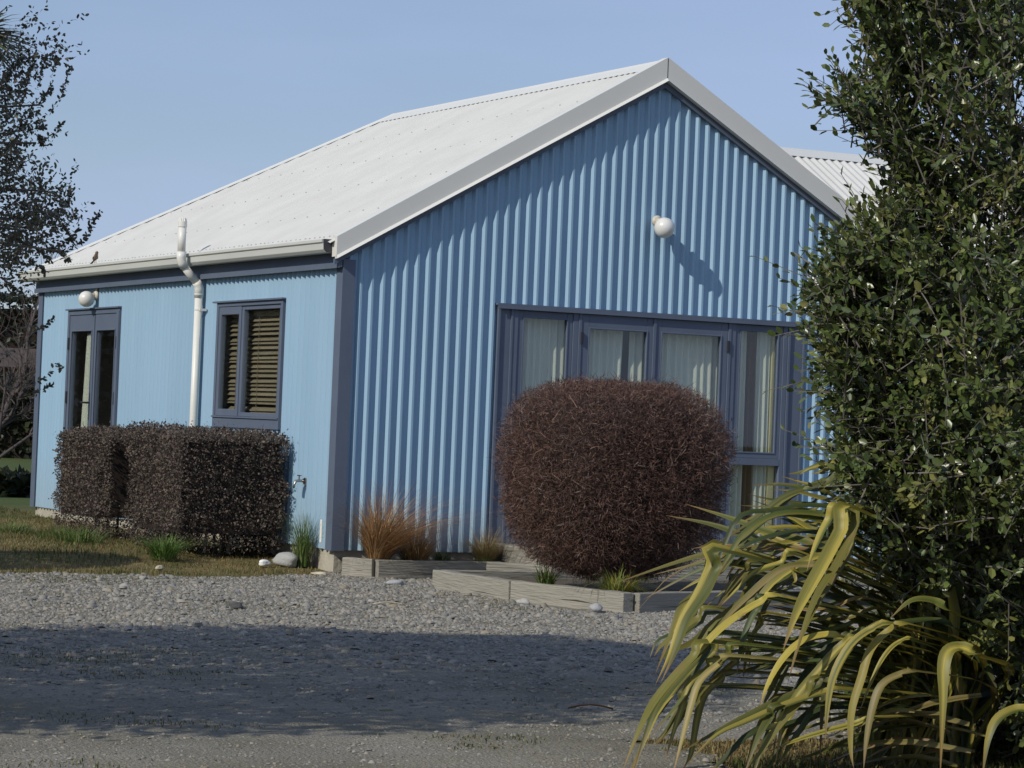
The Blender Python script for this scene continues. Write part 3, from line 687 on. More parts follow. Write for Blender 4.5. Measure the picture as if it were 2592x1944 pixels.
def soil(par, poly_fn, x0, x1, y0, y1, z):
    xs = np.linspace(x0, x1, 50); ys = np.linspace(y0, y1, 50); X, Y = np.meshgrid(xs, ys, indexing='ij')
    Z = z + .018*fbm(X, Y, 3, 6) + .008*fbm(X, Y, 11, 1); V = np.stack([X.ravel(),Y.ravel(),Z.ravel()],1)
    I = (np.arange(49)[:,None]*50+np.arange(49)[None]); xm = (xs[:-1]+xs[1:])/2; ym = (ys[:-1]+ys[1:])/2
    k = poly_fn(*np.meshgrid(xm, ym, indexing='ij')).ravel(); I = I.ravel()[k]
    return np_mesh('soil', V, np.stack([I,I+50,I+51,I+1],1), M_soil, par, smooth=True)
def in_bed(x, y):
    a = np.where(y > -2.93, .13, .14 + (-2.93-y)*.26); lo = -4.02 + (x-.49)*.34
    return (x > a) & (y < -1.71) & (y > lo)
soil(bed, in_bed, .05, 2.7, -4.1, -1.6, .085)
bed2 = thing('raised_bed', 'low timber sleeper bed along the foot of the gable wall', 'garden bed', (0,0,0))
sleeper(bed2, (-.02,-.30), (.15,-.50), 0, .145); sleeper(bed2, (.15,-.52), (1.27,-.46), -.004, .143, w=.09)
sleeper(bed2, (1.05,-.70), (1.75,-1.28), .06, .09, w=.14, name='plank')
soil(bed2, lambda x, y: (y > -.49) & (x > .05), 0, 1.5, -.5, .03, .12)
st = thing('timber_step', 'weathered timber step below the gable doors behind the ball bush', 'step', (0,0,0))
sleeper(st, (1.42,-.12), (1.42,-.98), .10, .17, w=.12); sleeper(st, (1.48,-.98), (4.3,-.98), .10, .165, w=.10)
for k in range(7):
    y = -.10 - k*.128
    mb = MB(); mb.box(1.482, 4.3, y-.060, y+.060, .225, .262); o = mb.build('plank', M_sleeper, st, bevel=.004)
for (x_, y_) in ((1.42,-.55),(2.9,-.95)):
    mb = MB(); mb.box(x_-.04, x_+.04, y_-.02, y_+.04, -.02, .10); mb.build('peg', M_sleeper, st)

# ------------------------------------------------------------------ single stones
def rock(label, loc, r, sc, col, seed):
    random.seed(seed); bm = bmesh.new(); bmesh.ops.create_icosphere(bm, subdivisions=3, radius=1)
    for v in bm.verts:
        p = v.co; k = 1 + .12*math.sin(3.1*p.x+seed)*math.cos(2.7*p.y-seed) + .08*math.sin(5.3*p.z+2*p.x+seed); v.co = Vector((p.x*sc[0], p.y*sc[1], p.z*sc[2]))*k*r
    me = bpy.data.meshes.new('stone'); bm.to_mesh(me); bm.free(); me.polygons.foreach_set('use_smooth', [True]*len(me.polygons))
    me.materials.append(mat('stone_%d' % seed, tuple(c*.85 for c in col), .9, tuple(c*1.1 for c in col), 9/r*.1, (1,1,1), .8, bump=.4, bscale=60))
    o = bpy.data.objects.new('stone', me); COL.objects.link(o); o.location = loc; o.rotation_euler = (0,0,seed*1.3)
    tag(o, label, 'stone', 'single stones by the house and on the drive')
rock('small bright white stone on the ground in front of the hedge', (-.46,.30,.055), .05, (1.2,.9,.55), (.78,.78,.74), 3)
rock('largest rounded grey stone beside the white stone', (-.24,.38,.075), .085, (1.3,.9,.75), (.36,.36,.34), 4)
rock('pale cream broken stone between grey stone and green grass tuft', (-.10,.45,.09), .055, (1.0,.8,1.1), (.50,.46,.38), 6)
rock('small tan stone on dry grass left of the white stone', (-1.5,-.12,.03), .035, (1.4,.9,.6), (.45,.40,.28), 8)
rock('flat pale flake on gravel in front of green grass tuft', (-.25,-.33,.015), .045, (1.5,.9,.3), (.55,.50,.36), 9)
rock('dark fist sized stone alone on the sunlit gravel', (-2.35,-3.9,.02), .04, (1.2,1,.7), (.08,.08,.08), 11)
rock('pale grey cobble on gravel near the ball bush bed corner', (-.15,-1.55,.025), .05, (1.3,1,.6), (.34,.35,.36), 12)
rock('grey cobble touching the front sleeper of the ball bush bed', (.20,-4.02,.03), .045, (1.1,1,.8), (.33,.33,.33), 13)
rock('small cobble under the middle of the left sleeper run', (-.02,-3.38,.02), .04, (1.2,1,.7), (.40,.39,.36), 14)
random.seed(21)
def litter(name, label, cat, p, d, L_, w, m):
    mb = MB(); p = Vector(p); d = Vector(d).normalized(); s_ = d.cross(Vector((0,0,1))).normalized()*w/2; n = 6
    for i in range(n+1):
        t_ = i/n; c_ = p + d*L_*(t_-.5) + Vector((0,0,.012+.018*math.sin(t_*3.1))); ww = s_*max(.08, math.sin(.25+t_*2.7)); mb.v += [tuple(c_-ww+Vector((0,0,.006))), tuple(c_-Vector((0,0,.002))), tuple(c_+ww+Vector((0,0,.006))), tuple(c_+Vector((0,0,.003)))]
    mb.f = [(4*i+k, 4*i+(k+1) % 4, 4*i+4+(k+1) % 4, 4*i+4+k) for i in range(n) for k in range(4)] + [(3,2,1,0), (4*n,4*n+1,4*n+2,4*n+3)]
    tag(mb.build(name, m, None, smooth=True), label, cat)
M_dead = mat('dead_leaf', (.17,.09,.045), .8, (.26,.15,.08), 20); M_straw = mat('straw_stick', (.48,.42,.30), .8, (.58,.52,.40), 20)
litter('fallen_leaf', 'single brown fallen leaf on the gravel left of the flax', 'leaf', (-2.98,-9.72,.0), (.9,-.3,0), .20, .035, M_dead)
litter('dry_stick', 'thin pale dry stick on the sunlit gravel below the bed corner', 'stick', (-1.15,-3.62,.0), (1,-.55,0), .22, .012, M_straw)

# ------------------------------------------------------------------ foliage helpers
LEAF = np.array([(0,0,0),(.22,.30,.05),(.66,.36,.05),(1,0,-.03),(.66,-.36,.05),(.22,-.30,.05),(.5,0,-.02)])
LEAF_F = np.array([(0,6,1),(1,6,2),(2,6,3),(3,6,4),(4,6,5),(5,6,0)])
LEAF4 = np.array([(0,0,0),(.45,.32,.05),(1,0,0),(.45,-.32,.05)]); LEAF4_F = np.array([(0,2,1),(0,3,2)])
def basis(d, n):
    d = d/np.linalg.norm(d, axis=1, keepdims=True); n = n - d*(d*n).sum(1, keepdims=True); n /= np.linalg.norm(n, axis=1, keepdims=True)+1e-9
    return np.stack([d, np.cross(n, d), n], 1)          # rows: length, width, normal
def leaf_arrays(pos, d, n, size, wid, shape=LEAF):
    B = basis(d, n); S = shape[None]*np.stack([size, size*wid, size], 1)[:, None]
    return pos[:, None] + np.einsum('nki,nij->nkj', S, B)
def leaves_obj(name, pos, d, n, size, wid, col, M, parent, shape=LEAF, faces=LEAF_F):
    V = leaf_arrays(pos, d, n, size, wid, shape); k = shape.shape[0]
    F = (faces[None] + (np.arange(len(pos))*k)[:, None, None]).reshape(-1, 3)
    return np_mesh(name, V.reshape(-1,3), F, M, parent, col=np.repeat(col, k, 0))
def unit(a): return a/(np.linalg.norm(a, axis=-1, keepdims=True)+1e-9)
def rand_dirs(n): return unit(RNG.normal(size=(n,3)))
def leaf_parts(parent, pos, d, n, size, wid, col, M, count, tones=6):
    """nearest `count` leaves become separate leaf objects sharing a few meshes; the rest come back as a mask"""
    dep = (pos - np.array(CAM)) @ np.array(FW); u = ((pos-np.array(CAM)) @ np.array(RT))/dep*FPX; v = ((pos-np.array(CAM)) @ np.array(UP))/dep*FPX
    score = np.where((np.abs(u) < 1290) & (np.abs(v) < 960), size/dep, -1) + RNG.uniform(0, .0004, len(pos))
    idx = np.argsort(-score)[:count]; mes = []
    for t_ in range(tones):
        c = col[idx[t_*len(idx)//tones]]; me = bpy.data.meshes.new('leaf'); me.from_pydata([tuple(p) for p in LEAF], [], [tuple(f) for f in LEAF_F]); me.materials.append(M)
        a = me.color_attributes.new('col', 'FLOAT_COLOR', 'POINT')
        for q in a.data: q.color = (*c, 1)
        me.update(); mes.append(me)
    B = basis(d[idx], n[idx])
    for j, i in enumerate(idx):
        o = bpy.data.objects.new('leaf', mes[j % tones]); COL.objects.link(o); o.parent = parent
        R = Matrix((B[j][0]*size[i], B[j][1]*size[i]*wid[i], B[j][2]*size[i])).transposed().to_4x4(); R.translation = Vector(pos[i]) ; o.matrix_basis = R
    k = np.ones(len(pos), bool); k[idx] = False; return k

# ------------------------------------------------------------------ lawn blades
def blades(name, x, y, z, h, lean, w, col, M, parent=None, seg=2):
    n = len(x); a = RNG.uniform(0, 6.28, n); ld = np.stack([np.cos(a), np.sin(a), 0*a], 1); wd = np.stack([-np.sin(a), np.cos(a), 0*a], 1)
    b = np.stack([x,y,z], 1); mid = b + ld*(lean*.35*h)[:,None] + np.array([0,0,1])*(h*.6)[:,None]; tip = b + ld*(lean*h)[:,None] + np.array([0,0,1])*(h*np.sqrt(np.clip(1-lean**2*.5,.1,1)))[:,None]
    hw = (w/2)[:,None]*wd; V = np.stack([b-hw, b+hw, mid+hw*.8, mid-hw*.8, tip], 1)
    F = np.array([(0,1,2),(0,2,3),(3,2,4)]); F = (F[None] + (np.arange(n)*5)[:,None,None]).reshape(-1,3)
    return np_mesh(name, V.reshape(-1,3), F, M, parent, col=np.repeat(col, 5, 0))
N = 150000
x = RNG.uniform(-7, .2, N); y = RNG.uniform(-1.0, 16, N); k = (~is_gravel(x, y)) & in_view(x, y, .1, .03) & ~((x > -.02) & (y > 0) & (y < 8.1)) & (RNG.uniform(0,1,N) < np.clip(1.3-y*.07, .2, 1))
N2 = 70000; x2 = RNG.uniform(-4.6, -.5, N2); y2 = RNG.uniform(-12.6, -9.7, N2); k2 = (~is_gravel(x2, y2)) & in_view(x2, y2, 0, .03)
x = np.concatenate([x[k], x2[k2]]); y = np.concatenate([y[k], y2[k2]])
g = fbm(x, y, .9, 13) + .6*fbm(x, y, 3.1, 17); green = np.clip(.22 + 1.7*g + RNG.normal(0, .25, len(x)) + .25*np.clip(y-1.2, 0, 1), 0, 1)[:,None]
dry = np.array([(.27,.215,.09)]); grn = np.array([(.085,.115,.028)]); brn = np.array([(.19,.115,.05)])
col = dry*(1-green) + grn*green; bsel = (RNG.uniform(0,1,len(x)) < .25)[:,None]; col = np.where(bsel, brn, col)*RNG.uniform(.7,1.25,(len(x),1))
h = RNG.uniform(.012,.035,len(x))*(1+1.6*np.clip(g,0,1)); 
tag(blades('lawn_grass', x, y, ground_z(x,y)+lump(x,y)-.008, h, RNG.uniform(.2,1.2,len(x)), RNG.uniform(.003,.006,len(x)), col, M_blade), 'short patchy dry and green lawn grass beside the house', 'grass', kind='stuff')
N = 90000; x = RNG.uniform(-7, 0, N); y = RNG.uniform(-12, -.4, N); g = fbm(x, y, .7, 31)+.5*fbm(x,y,2.7,3)
k = is_gravel(x, y) & in_view(x, y) & ((g > .36) | ((np.abs(y+.9) < .35) & (RNG.uniform(0,1,N) < .3))); x, y = x[k], y[k]
col = np.where((RNG.uniform(0,1,len(x)) < .5)[:,None], np.array([(.17,.15,.06)]), np.array([(.10,.12,.04)]))*RNG.uniform(.7,1.2,(len(x),1))
tag(blades('drive_weeds', x, y, ground_z(x,y)+lump(x,y), RNG.uniform(.008,.022,len(x)), RNG.uniform(.3,1.3,len(x)), RNG.uniform(.003,.006,len(x)), col, M_blade), 'thin mossy weeds growing through the gravel', 'weeds', kind='stuff')

# ------------------------------------------------------------------ tussocks and tufts
def tussock(name, label, cat, loc, n, h, spread, cols, w=.004, droop=.9, grp=None, r0=.06, lean=(0,0)):
    t = thing(name, label, cat, loc, grp)
    seg = 6; a = RNG.uniform(0, 6.28, n); rr = np.sqrt(RNG.uniform(0,1,n))*r0; ln = h*RNG.uniform(.55,1.25,n); sp = spread*RNG.uniform(.1,1.1,n)
    ld = np.stack([np.cos(a)+lean[0],np.sin(a)+lean[1],0*a],1); wd = np.stack([-np.sin(a),np.cos(a),0*a],1); V = []
    b = ld*rr[:,None]; kink = RNG.normal(0,.13,(n,3))*ln[:,None]; kink[:,2] *= .4
    for i in range(seg+1):
        s = i/seg; p = b + ld*(ln*sp*s**1.5)[:,None] + np.array([0,0,1])*(ln*(s - droop*sp*.45*s**2.6))[:,None] + kink*(s*s) + RNG.normal(0,.003,(n,3))*s
        p[:,2] = np.maximum(p[:,2], -.05); ww = (w*(1-.85*s)*RNG.uniform(.8,1.2,n))[:,None]*wd/2
        V += [p-ww, p+ww]
    V = np.stack(V, 1); F = np.array([(2*i,2*i+1,2*i+3,2*i+2) for i in range(seg)]); F = (F[None]+(np.arange(n)*2*(seg+1))[:,None,None]).reshape(-1,4)
    c = np.array(cols)[RNG.integers(0,len(cols),n)]*RNG.uniform(.7,1.25,(n,1)); c = np.repeat(c, 2*(seg+1), 0)
    o = np_mesh('blades', V.reshape(-1,3), F, M_blade, t, col=c); tag(o, kind='stuff'); return t
OR = [(.40,.20,.075),(.46,.27,.12),(.30,.14,.05),(.54,.38,.21),(.22,.15,.065)]
tussock('tussock_grass', 'big upright orange brown tussock at the house corner', 'tussock', (.20,-.36,.12), 1100, .58, 1.6, OR, w=.0060, droop=.62, lean=(.45,-.1), grp='tussocks by the gable wall', r0=.08)
tussock('tussock_grass', 'low sprawling olive and orange tussock right of the tall one', 'tussock', (.56,-.36,.11), 650, .38, 1.6, OR+[(.20,.17,.05)], w=.004, droop=.9, grp='tussocks by the gable wall', r0=.10)
tussock('tussock_grass', 'small pale straw tussock beside the timber step', 'tussock', (1.22,-.30,.11), 800, .30, 1.25, [(.42,.30,.15),(.34,.22,.10),(.22,.20,.07)], w=.004, grp='tussocks by the gable wall', r0=.07)
GR = [(.10,.17,.035),(.13,.20,.05),(.07,.12,.03),(.20,.20,.08)]
tussock('grass_tuft', 'tall green grass tuft against the concrete footing at the corner', 'grass tuft', (-.10,.36,.03), 260, .38, .38, GR, w=.007, droop=.4, r0=.06, grp='green tufts by the house')
tussock('grass_tuft', 'bright green grass clump on the lawn at the hedge foot', 'grass tuft', (-1.20,.62,.06), 300, .20, 1.5, [(.11,.21,.04),(.16,.26,.06),(.08,.14,.03)], w=.010, droop=.6, r0=.10, grp='green tufts by the house')
tussock('grass_tuft', 'small green tuft behind the sprawling tussock at wall', 'grass tuft', (.88,-.20,.11), 150, .10, 1.0, GR, w=.006, r0=.06, grp='green tufts by the house')
tussock('grass_tuft', 'green tuft growing under the straw tussock', 'grass tuft', (1.16,-.40,.11), 120, .08, 1.0, GR, w=.007, r0=.05, grp='green tufts by the house')
tussock('grass_tuft', 'arching yellow green tuft spilling over the bed edge under the ball bush', 'grass tuft', (.50,-3.78,.10), 220, .20, 1.35, [(.22,.22,.04),(.30,.24,.05),(.12,.16,.03)], w=.010, droop=1.25, r0=.10, grp='green tufts by the house')
tussock('grass_tuft', 'green weed tuft left of the ball bush base', 'grass tuft', (.38,-2.95,.10), 120, .16, .7, GR, w=.012, r0=.06, grp='green tufts by the house')
for i, (x_, y_, s_, lab) in enumerate([(-1.25,3.1,.13,'low green weeds at the foot of the far hedge'), (-1.35,2.3,.16,'green weeds below the gap between the hedges'), (-1.45,4.0,.12,'green weeds near the far end of the far hedge'), (-2.9,3.1,.10,'green weed patch on the lawn left of the hedges')]):
    tussock('weed_tuft', lab, 'weeds', (x_, y_, .08), 260, s_, 1.2, GR, w=.009, r0=.22, grp='weed tufts on the lawn')

# ------------------------------------------------------------------ clipped hedges
def hedge(label, x0, x1, y0, y1, z0, z1, n, seed, rnd=.10, hollow=0):
    t = thing('hedge', label, 'hedge', ((x0+x1)/2, (y0+y1)/2, z0-.08), 'clipped hedges along the side wall'); base = np.array(t.location)
    c = np.array([(x0+x1)/2,(y0+y1)/2,(z0+z1)/2]); hs = np.array([(x1-x0)/2,(y1-y0)/2,(z1-z0)/2])
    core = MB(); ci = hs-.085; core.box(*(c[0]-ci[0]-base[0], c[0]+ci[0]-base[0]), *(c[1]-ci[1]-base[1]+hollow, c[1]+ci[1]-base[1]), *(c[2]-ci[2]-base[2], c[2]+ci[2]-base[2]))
    core.build('dark_core', M_core, t)  # solid filler box, coloured as the hedge's inner shade
    # points on rounded-box shell
    area = np.array([hs[1]*hs[2],hs[1]*hs[2],hs[0]*hs[2],hs[0]*hs[2],hs[0]*hs[1],hs[0]*hs[1]*.4]); fidx = RNG.choice(6, n, p=area/area.sum())
    p = RNG.uniform(-1,1,(n,3)); ax = np.array([0,0,1,1,2,2])[fidx]; sg = np.array([-1,1,-1,1,1,-1])[fidx]; p[np.arange(n),ax] = sg
    if hollow:
        kk = ~((fidx == 2) & (np.abs(p[:,0]) < .93) & (p[:,2] < .72)); p = p[kk]; n = len(p)
    q = p*hs; inner = np.clip(q, -(hs-rnd), hs-rnd); d = q-inner; nrm = unit(d + 1e-6); q = inner + nrm*rnd
    bulge = .06*fbm(q[:,0]*1.0+q[:,1], q[:,2]*1.2+q[:,1]*.3+seed, 2.4, seed) + .02*fbm(q[:,0]+q[:,1]*1.2+4, q[:,2]*1.7, 8, seed+3)
    depth = np.abs(RNG.normal(0,.05,n)) + .05*np.clip(fbm(q[:,0]*1.3-q[:,1], q[:,2]+q[:,1]*.8, 7, seed+8), 0, 1); q = q + nrm*(bulge - depth)[:,None]
    stray = RNG.uniform(0,1,n) < .010; q[stray] += nrm[stray]*RNG.uniform(.02,.08,(stray.sum(),1)); low = q[:,2] < -hs[2]+.12; q[low,2] -= RNG.uniform(0,.10,low.sum())
    keep = ~((q[:,2] < -hs[2]+.15) & (RNG.uniform(0,1,n) < .4)); q, nrm, depth = q[keep], nrm[keep], depth[keep]; n = len(q)
    d = unit(nrm*.6 + RNG.normal(0,.7,(n,3)) + np.array([0,0,.25])); nn_ = unit(nrm + RNG.normal(0,.6,(n,3)))
    pal = np.array([(.135,.104,.092),(.16,.124,.106),(.11,.098,.078),(.19,.155,.13),(.125,.116,.08),(.09,.07,.064)])
    col = pal[RNG.choice(6,n,p=[.28,.22,.18,.10,.12,.10])]*RNG.uniform(.65,1.3,(n,1))*(1+.30*fbm(q[:,0]-q[:,1], q[:,2]+.5*q[:,1], 3.5, seed+2))[:,None]
    o = leaves_obj('foliage', q + c - base, d, nn_, np.clip(RNG.lognormal(math.log(.019),.28,n),.010,.036), RNG.uniform(.8,1.2,n), col, M_hedge, t, LEAF4, LEAF4_F); tag(o, kind='stuff')
    mb = MB()
    for k in range(7):
        mb = MB(); xx = random.uniform(x0+.2,x1-.2)-base[0]; yy = random.uniform(y0+.15,y1-.15)-base[1]; mb.tube([(xx,yy,0),(xx+random.uniform(-.05,.05),yy+random.uniform(-.05,.05),.45)], [.014,.008], 6); mb.build('stem', M_bark, t)
    mb = MB()                                              # wispy shoots above the clipped top
    for k in range(26):
        a = Vector((random.uniform(x0+.05,x1-.05)-base[0], random.uniform(y0+.05,y1-.05)-base[1], z1-base[2]-.05)); b = a + Vector((random.uniform(-.04,.04),random.uniform(-.04,.04),random.uniform(.06,.12))); mb.tube([a,b],.0015,4)
    tag(mb.build('shoots', M_twig, t), kind='stuff')
hedge('near half of the clipped brown leaved hedge, closest to the corner', -1.06, -.04, .80, 2.10, .17, 1.10, 40000, 2)
hedge('far half of the clipped brown leaved hedge, below the side door', -1.02, -.12, 2.66, 4.22, .19, 1.06, 42000, 5, hollow=.4)

# ------------------------------------------------------------------ clipped ball bush
M_baretwig = mat('pale_twig', (.14,.085,.06), .9, (.25,.17,.12), 20)
def ball_bush():
    c0 = np.array([.80,-3.12,.12]); t = thing('ball_bush', 'large clipped rusty brown wiry bush in the timber bed', 'bush', tuple(c0))
    a, b, hz = .76, .72, .70; cz = .76
    def shell(dirs):
        e = np.where(dirs[:,2] > 0, 3.3, 2.8); k = (np.abs(dirs[:,0]/a)**e + np.abs(dirs[:,1]/b)**e + np.abs(dirs[:,2]/hz)**e)**(-1/e); q = dirs*k[:,None]; low = np.clip(-q[:,2]/hz, 0, 1); q[:,:2] *= (1-.13*low**2)[:,None]; return q
    core = MB(); core.sphere((0,0,0), 1, 28, 18); cv = shell(unit(np.array(core.v)))*.86 + np.array([0,0,cz]); core.v = [tuple(p) for p in cv]; core.build('dark_core', M_core, t, smooth=True)  # solid dark ball whose colour stands in for shade between the twigs
    n = 115000; d = rand_dirs(n); d = d[(d[:,2] > -.97)]; n = len(d); s = shell(d)
    bul = 1 + .045*fbm(d[:,0]*2+d[:,2], d[:,1]*2-d[:,2], 1.6, 4) + .035*fbm(d[:,0]*5, d[:,2]*5+d[:,1]*3, 1.7, 8)
    dpt = RNG.uniform(.80,1.0,n)**.7; stray = RNG.uniform(0,1,n) < .012; dpt = np.where(stray, RNG.uniform(1.0,1.06,n), dpt); pit = fbm(d[:,0]*6+d[:,2]*2, d[:,2]*6-d[:,1]*4, 1.3, 15); dpt = np.where((pit > .25) & ~stray, dpt*(1-.14*np.clip(pit-.25,0,.5)*2), dpt); p = s*bul[:,None]*dpt[:,None] + np.array([0,0,cz])
    p[:,2] = np.maximum(p[:,2], .02)
    dirs = unit(d*.55 + RNG.normal(0,.85,(n,3))); ln = RNG.uniform(.02,.06,n)*np.where(stray, 1.6, 1); nn_ = rand_dirs(n); B = basis(dirs, nn_)
    w = RNG.uniform(.0012,.0025,n)[:,None]*B[:,1]; mid = p + dirs*(ln*.5)[:,None] + B[:,2]*(ln*RNG.uniform(-.12,.12,n))[:,None]; tip = p + dirs*ln[:,None]
    V = np.stack([p-w,p+w,mid+w*.8,mid-w*.8,tip],1); F = np.array([(0,1,2),(0,2,3),(3,2,4)]); F = (F[None]+(np.arange(n)*5)[:,None,None]).reshape(-1,3)
    pal = np.array([(.158,.086,.066),(.13,.076,.061),(.18,.10,.074),(.105,.066,.056),(.20,.135,.10),(.125,.088,.07)])
    col = pal[RNG.choice(6,n,p=[.30,.26,.16,.16,.03,.09])]*RNG.uniform(.7,1.25,(n,1))
    tag(np_mesh('twigs', V.reshape(-1,3), F, M_leafd, t, col=np.repeat(col,5,0)), kind='stuff')
    m2 = 45000; d = rand_dirs(m2); p = shell(d)*(RNG.uniform(.86,1.02,m2)*(1 + .035*fbm(d[:,0]*2+d[:,2], d[:,1]*2-d[:,2], 1.6, 4)))[:,None] + np.array([0,0,cz]); p[:,2] = np.maximum(p[:,2], .03)
    col = np.array([(.155,.085,.064),(.125,.075,.059),(.19,.105,.074)])[RNG.integers(0,3,m2)]*RNG.uniform(.7,1.25,(m2,1))
    tag(leaves_obj('leaves', p, unit(d+RNG.normal(0,.8,(m2,3))), unit(d+RNG.normal(0,.7,(m2,3))), RNG.uniform(.006,.013,m2), RNG.uniform(.5,.8,m2), col, M_leafd, t, LEAF4, LEAF4_F), kind='stuff')
    tb = MB()                                              # paler bare twigs caught in the clipped surface
    dd = rand_dirs(170); ss = shell(dd)*RNG.uniform(.92,1.01,(170,1)) + np.array([0,0,cz])
    for q, dv in zip(ss, dd):
        tv = Vector(np.cross(dv, RNG.normal(size=3))).normalized(); L0 = random.uniform(.05,.13); o0 = Vector(q); nv = Vector(dv)
        tb.tube([o0, o0+tv*L0*.5+nv*random.uniform(0,.02), o0+tv*L0+nv*random.uniform(-.02,.03)], [.0026,.002,.0012], 3, caps=False)
    tag(tb.build('bare_twigs', M_baretwig, t), kind='stuff')
    mb = MB(); mb.tube([(0,0,-.03),(.02,.01,.15),(0,0,.5)],[.05,.045,.03],8)
    for k in range(6): an = k*1.05; mb.tube([(0,0,.06),(.18*math.cos(an),.18*math.sin(an),.3),(.4*math.cos(an),.4*math.sin(an),.6)],[.025,.018,.01],6)
    mb.build('trunk', M_bark, t)
ball_bush()

# ------------------------------------------------------------------ flax
FLAX = P(2330, 1930, 10.45); FLAX.z = 0
def flax_mat():
    M = bpy.data.materials.new('flax_leaf'); M.use_nodes = True; t = M.node_tree; t.nodes.clear(); L = t.links.new
    out = t.nodes.new('ShaderNodeOutputMaterial'); b = t.nodes.new('ShaderNodeBsdfPrincipled'); b.inputs['Roughness'].default_value = .48; b.inputs['Specular IOR Level'].default_value = .35
    at = t.nodes.new('ShaderNodeAttribute'); at.attribute_name = 'col'
    tcn = t.nodes.new('ShaderNodeTexCoord'); mpn = t.nodes.new('ShaderNodeMapping'); mpn.inputs['Scale'].default_value = (26, 1.2, 1); L(tcn.outputs['UV'], mpn.inputs['Vector'])
    n = t.nodes.new('ShaderNodeTexNoise'); n.inputs['Scale'].default_value = 1.0; n.inputs['Detail'].default_value = 3; L(mpn.outputs[0], n.inputs['Vector'])
    r = t.nodes.new('ShaderNodeValToRGB'); r.color_ramp.elements[0].position = .35; r.color_ramp.elements[1].position = .68; r.color_ramp.elements[0].color = (.72,.78,.7,1); r.color_ramp.elements[1].color = (1.15,1.1,1.0,1); L(n.outputs['Fac'], r.inputs['Fac'])
    mm = t.nodes.new('ShaderNodeMixRGB'); mm.blend_type = 'MULTIPLY'; mm.inputs['Fac'].default_value = 1; L(at.outputs['Color'], mm.inputs['Color1']); L(r.outputs['Color'], mm.inputs['Color2'])
    n3 = t.nodes.new('ShaderNodeTexNoise'); n3.inputs['Scale'].default_value = 9; n3.inputs['Detail'].default_value = 6; L(tcn.outputs['Object'], n3.inputs['Vector'])
    r3 = t.nodes.new('ShaderNodeValToRGB'); r3.color_ramp.elements[0].position = .62; r3.color_ramp.elements[1].position = .72; r3.color_ramp.elements[0].color = (0,0,0,1); r3.color_ramp.elements[1].color = (.75,.75,.75,1); L(n3.outputs['Fac'], r3.inputs['Fac'])
    m3 = t.nodes.new('ShaderNodeMixRGB'); L(r3.outputs['Color'], m3.inputs['Fac']); L(mm.outputs['Color'], m3.inputs['Color1']); m3.inputs['Color2'].default_value = (.20,.13,.045,1)
    L(m3.outputs['Color'], b.inputs['Base Color'])
    tr = t.nodes.new('ShaderNodeBsdfTranslucent'); L(m3.outputs['Color'], tr.inputs['Color']); ms = t.nodes.new('ShaderNodeMixShader'); ms.inputs['Fac'].default_value = .16
    L(b.outputs[0], ms.inputs[1]); L(tr.outputs[0], ms.inputs[2]); L(ms.outputs[0], out.inputs['Surface'])
    return M
M_flax = flax_mat()
flax = thing('flax_plant', 'large variegated green and yellow flax with arching strap leaves', 'flax', tuple(FLAX))
GRN = (.085,.11,.026); YEL = (.40,.325,.065); OLV = (.17,.155,.033); TAN_ = (.34,.26,.11); DGR = (.05,.075,.03); BRN = (.22,.125,.05)
TYPES = {'g': (GRN, OLV), 'y': (YEL, YEL), 'v': (OLV, YEL), 'w': (YEL, GRN), 't': (TAN_, OLV), 'd': (DGR, GRN), 'o': (OLV, OLV), 'b': (BRN, TAN_)}
def catmull(pts, n):
    pts = [pts[0]*2-pts[1]] + pts + [pts[-1]*2-pts[-2]]; out = []; m_ = len(pts)-3
    for i in range(n+1):
        u = i/n*m_; k = min(int(u), m_-1); f = u-k; p0,p1,p2,p3 = pts[k:k+4]
        out.append(.5*((2*p1)+(p2-p0)*f+(2*p0-5*p1+4*p2-p3)*f*f+(3*p1-p0-3*p2+p3)*f*f*f))
    return out
def flax_leaf(pts, width, typ, twist=0., fold=.35, seg=14, name='leaf', basew=.55, facing=None):
    c = catmull(pts, seg); vs = []; cols = []; uvs = []; mid_c, edge_c = TYPES[typ]; stripe = random.choice([(1,.45,0,.45,1),(1,.9,.25,0,0),(0,0,.3,.9,1),(0,.1,1,.1,0)]); bri = random.uniform(.62,1.08)
    for i, p in enumerate(c):
        s = i/seg; tg = (c[min(i+1,seg)]-c[max(i-1,0)]).normalized()
        view = (CAM - p).normalized() if facing is None else facing
        nr = Vector((0,0,1))*.55 + Vector(SUN)*.35 + view*.5 
        side = tg.cross(nr); side = side.normalized() if side.length > 1e-5 else RT.copy()
        side = Quaternion(tg, twist*(s-.3)) @ side; nn_ = side.cross(tg)
        w = width/2*min(1, basew + (1-basew)*s*3)*(1 if s < .62 else max(.02, 1-((s-.62)/.38)**1.6))
        fo = fold*w*(1 - .6*s)
        vs += [p - side*w + nn_*fo, p - side*w*.5 + nn_*fo*.4, p, p + side*w*.5 + nn_*fo*.4, p + side*w + nn_*fo]
        tipb = max(0, (s-.86)/.14)
        for e in stripe:
            col = [mid_c[q]*(1-e)+edge_c[q]*e for q in range(3)]; col = [col[q]*(1-tipb)+BRN[q]*tipb for q in range(3)]; cols.append([q_*bri for q_ in col])
        uvs += [(k/4, s*3) for k in range(5)]
    fs = [(5*i+k, 5*i+k+1, 5*i+6+k, 5*i+5+k) for i in range(seg) for k in range(4)]
    o = np_mesh(name, np.array([tuple(v-FLAX) for v in vs]), np.array(fs), M_flax, flax, col=np.array(cols), smooth=True)
    ul = o.data.uv_layers.new(name='UVMap'); vi = np.zeros(len(o.data.loops), np.int32); o.data.loops.foreach_get('vertex_index', vi)
    ul.data.foreach_set('uv', np.array(uvs, np.float32)[vi].ravel()); return o
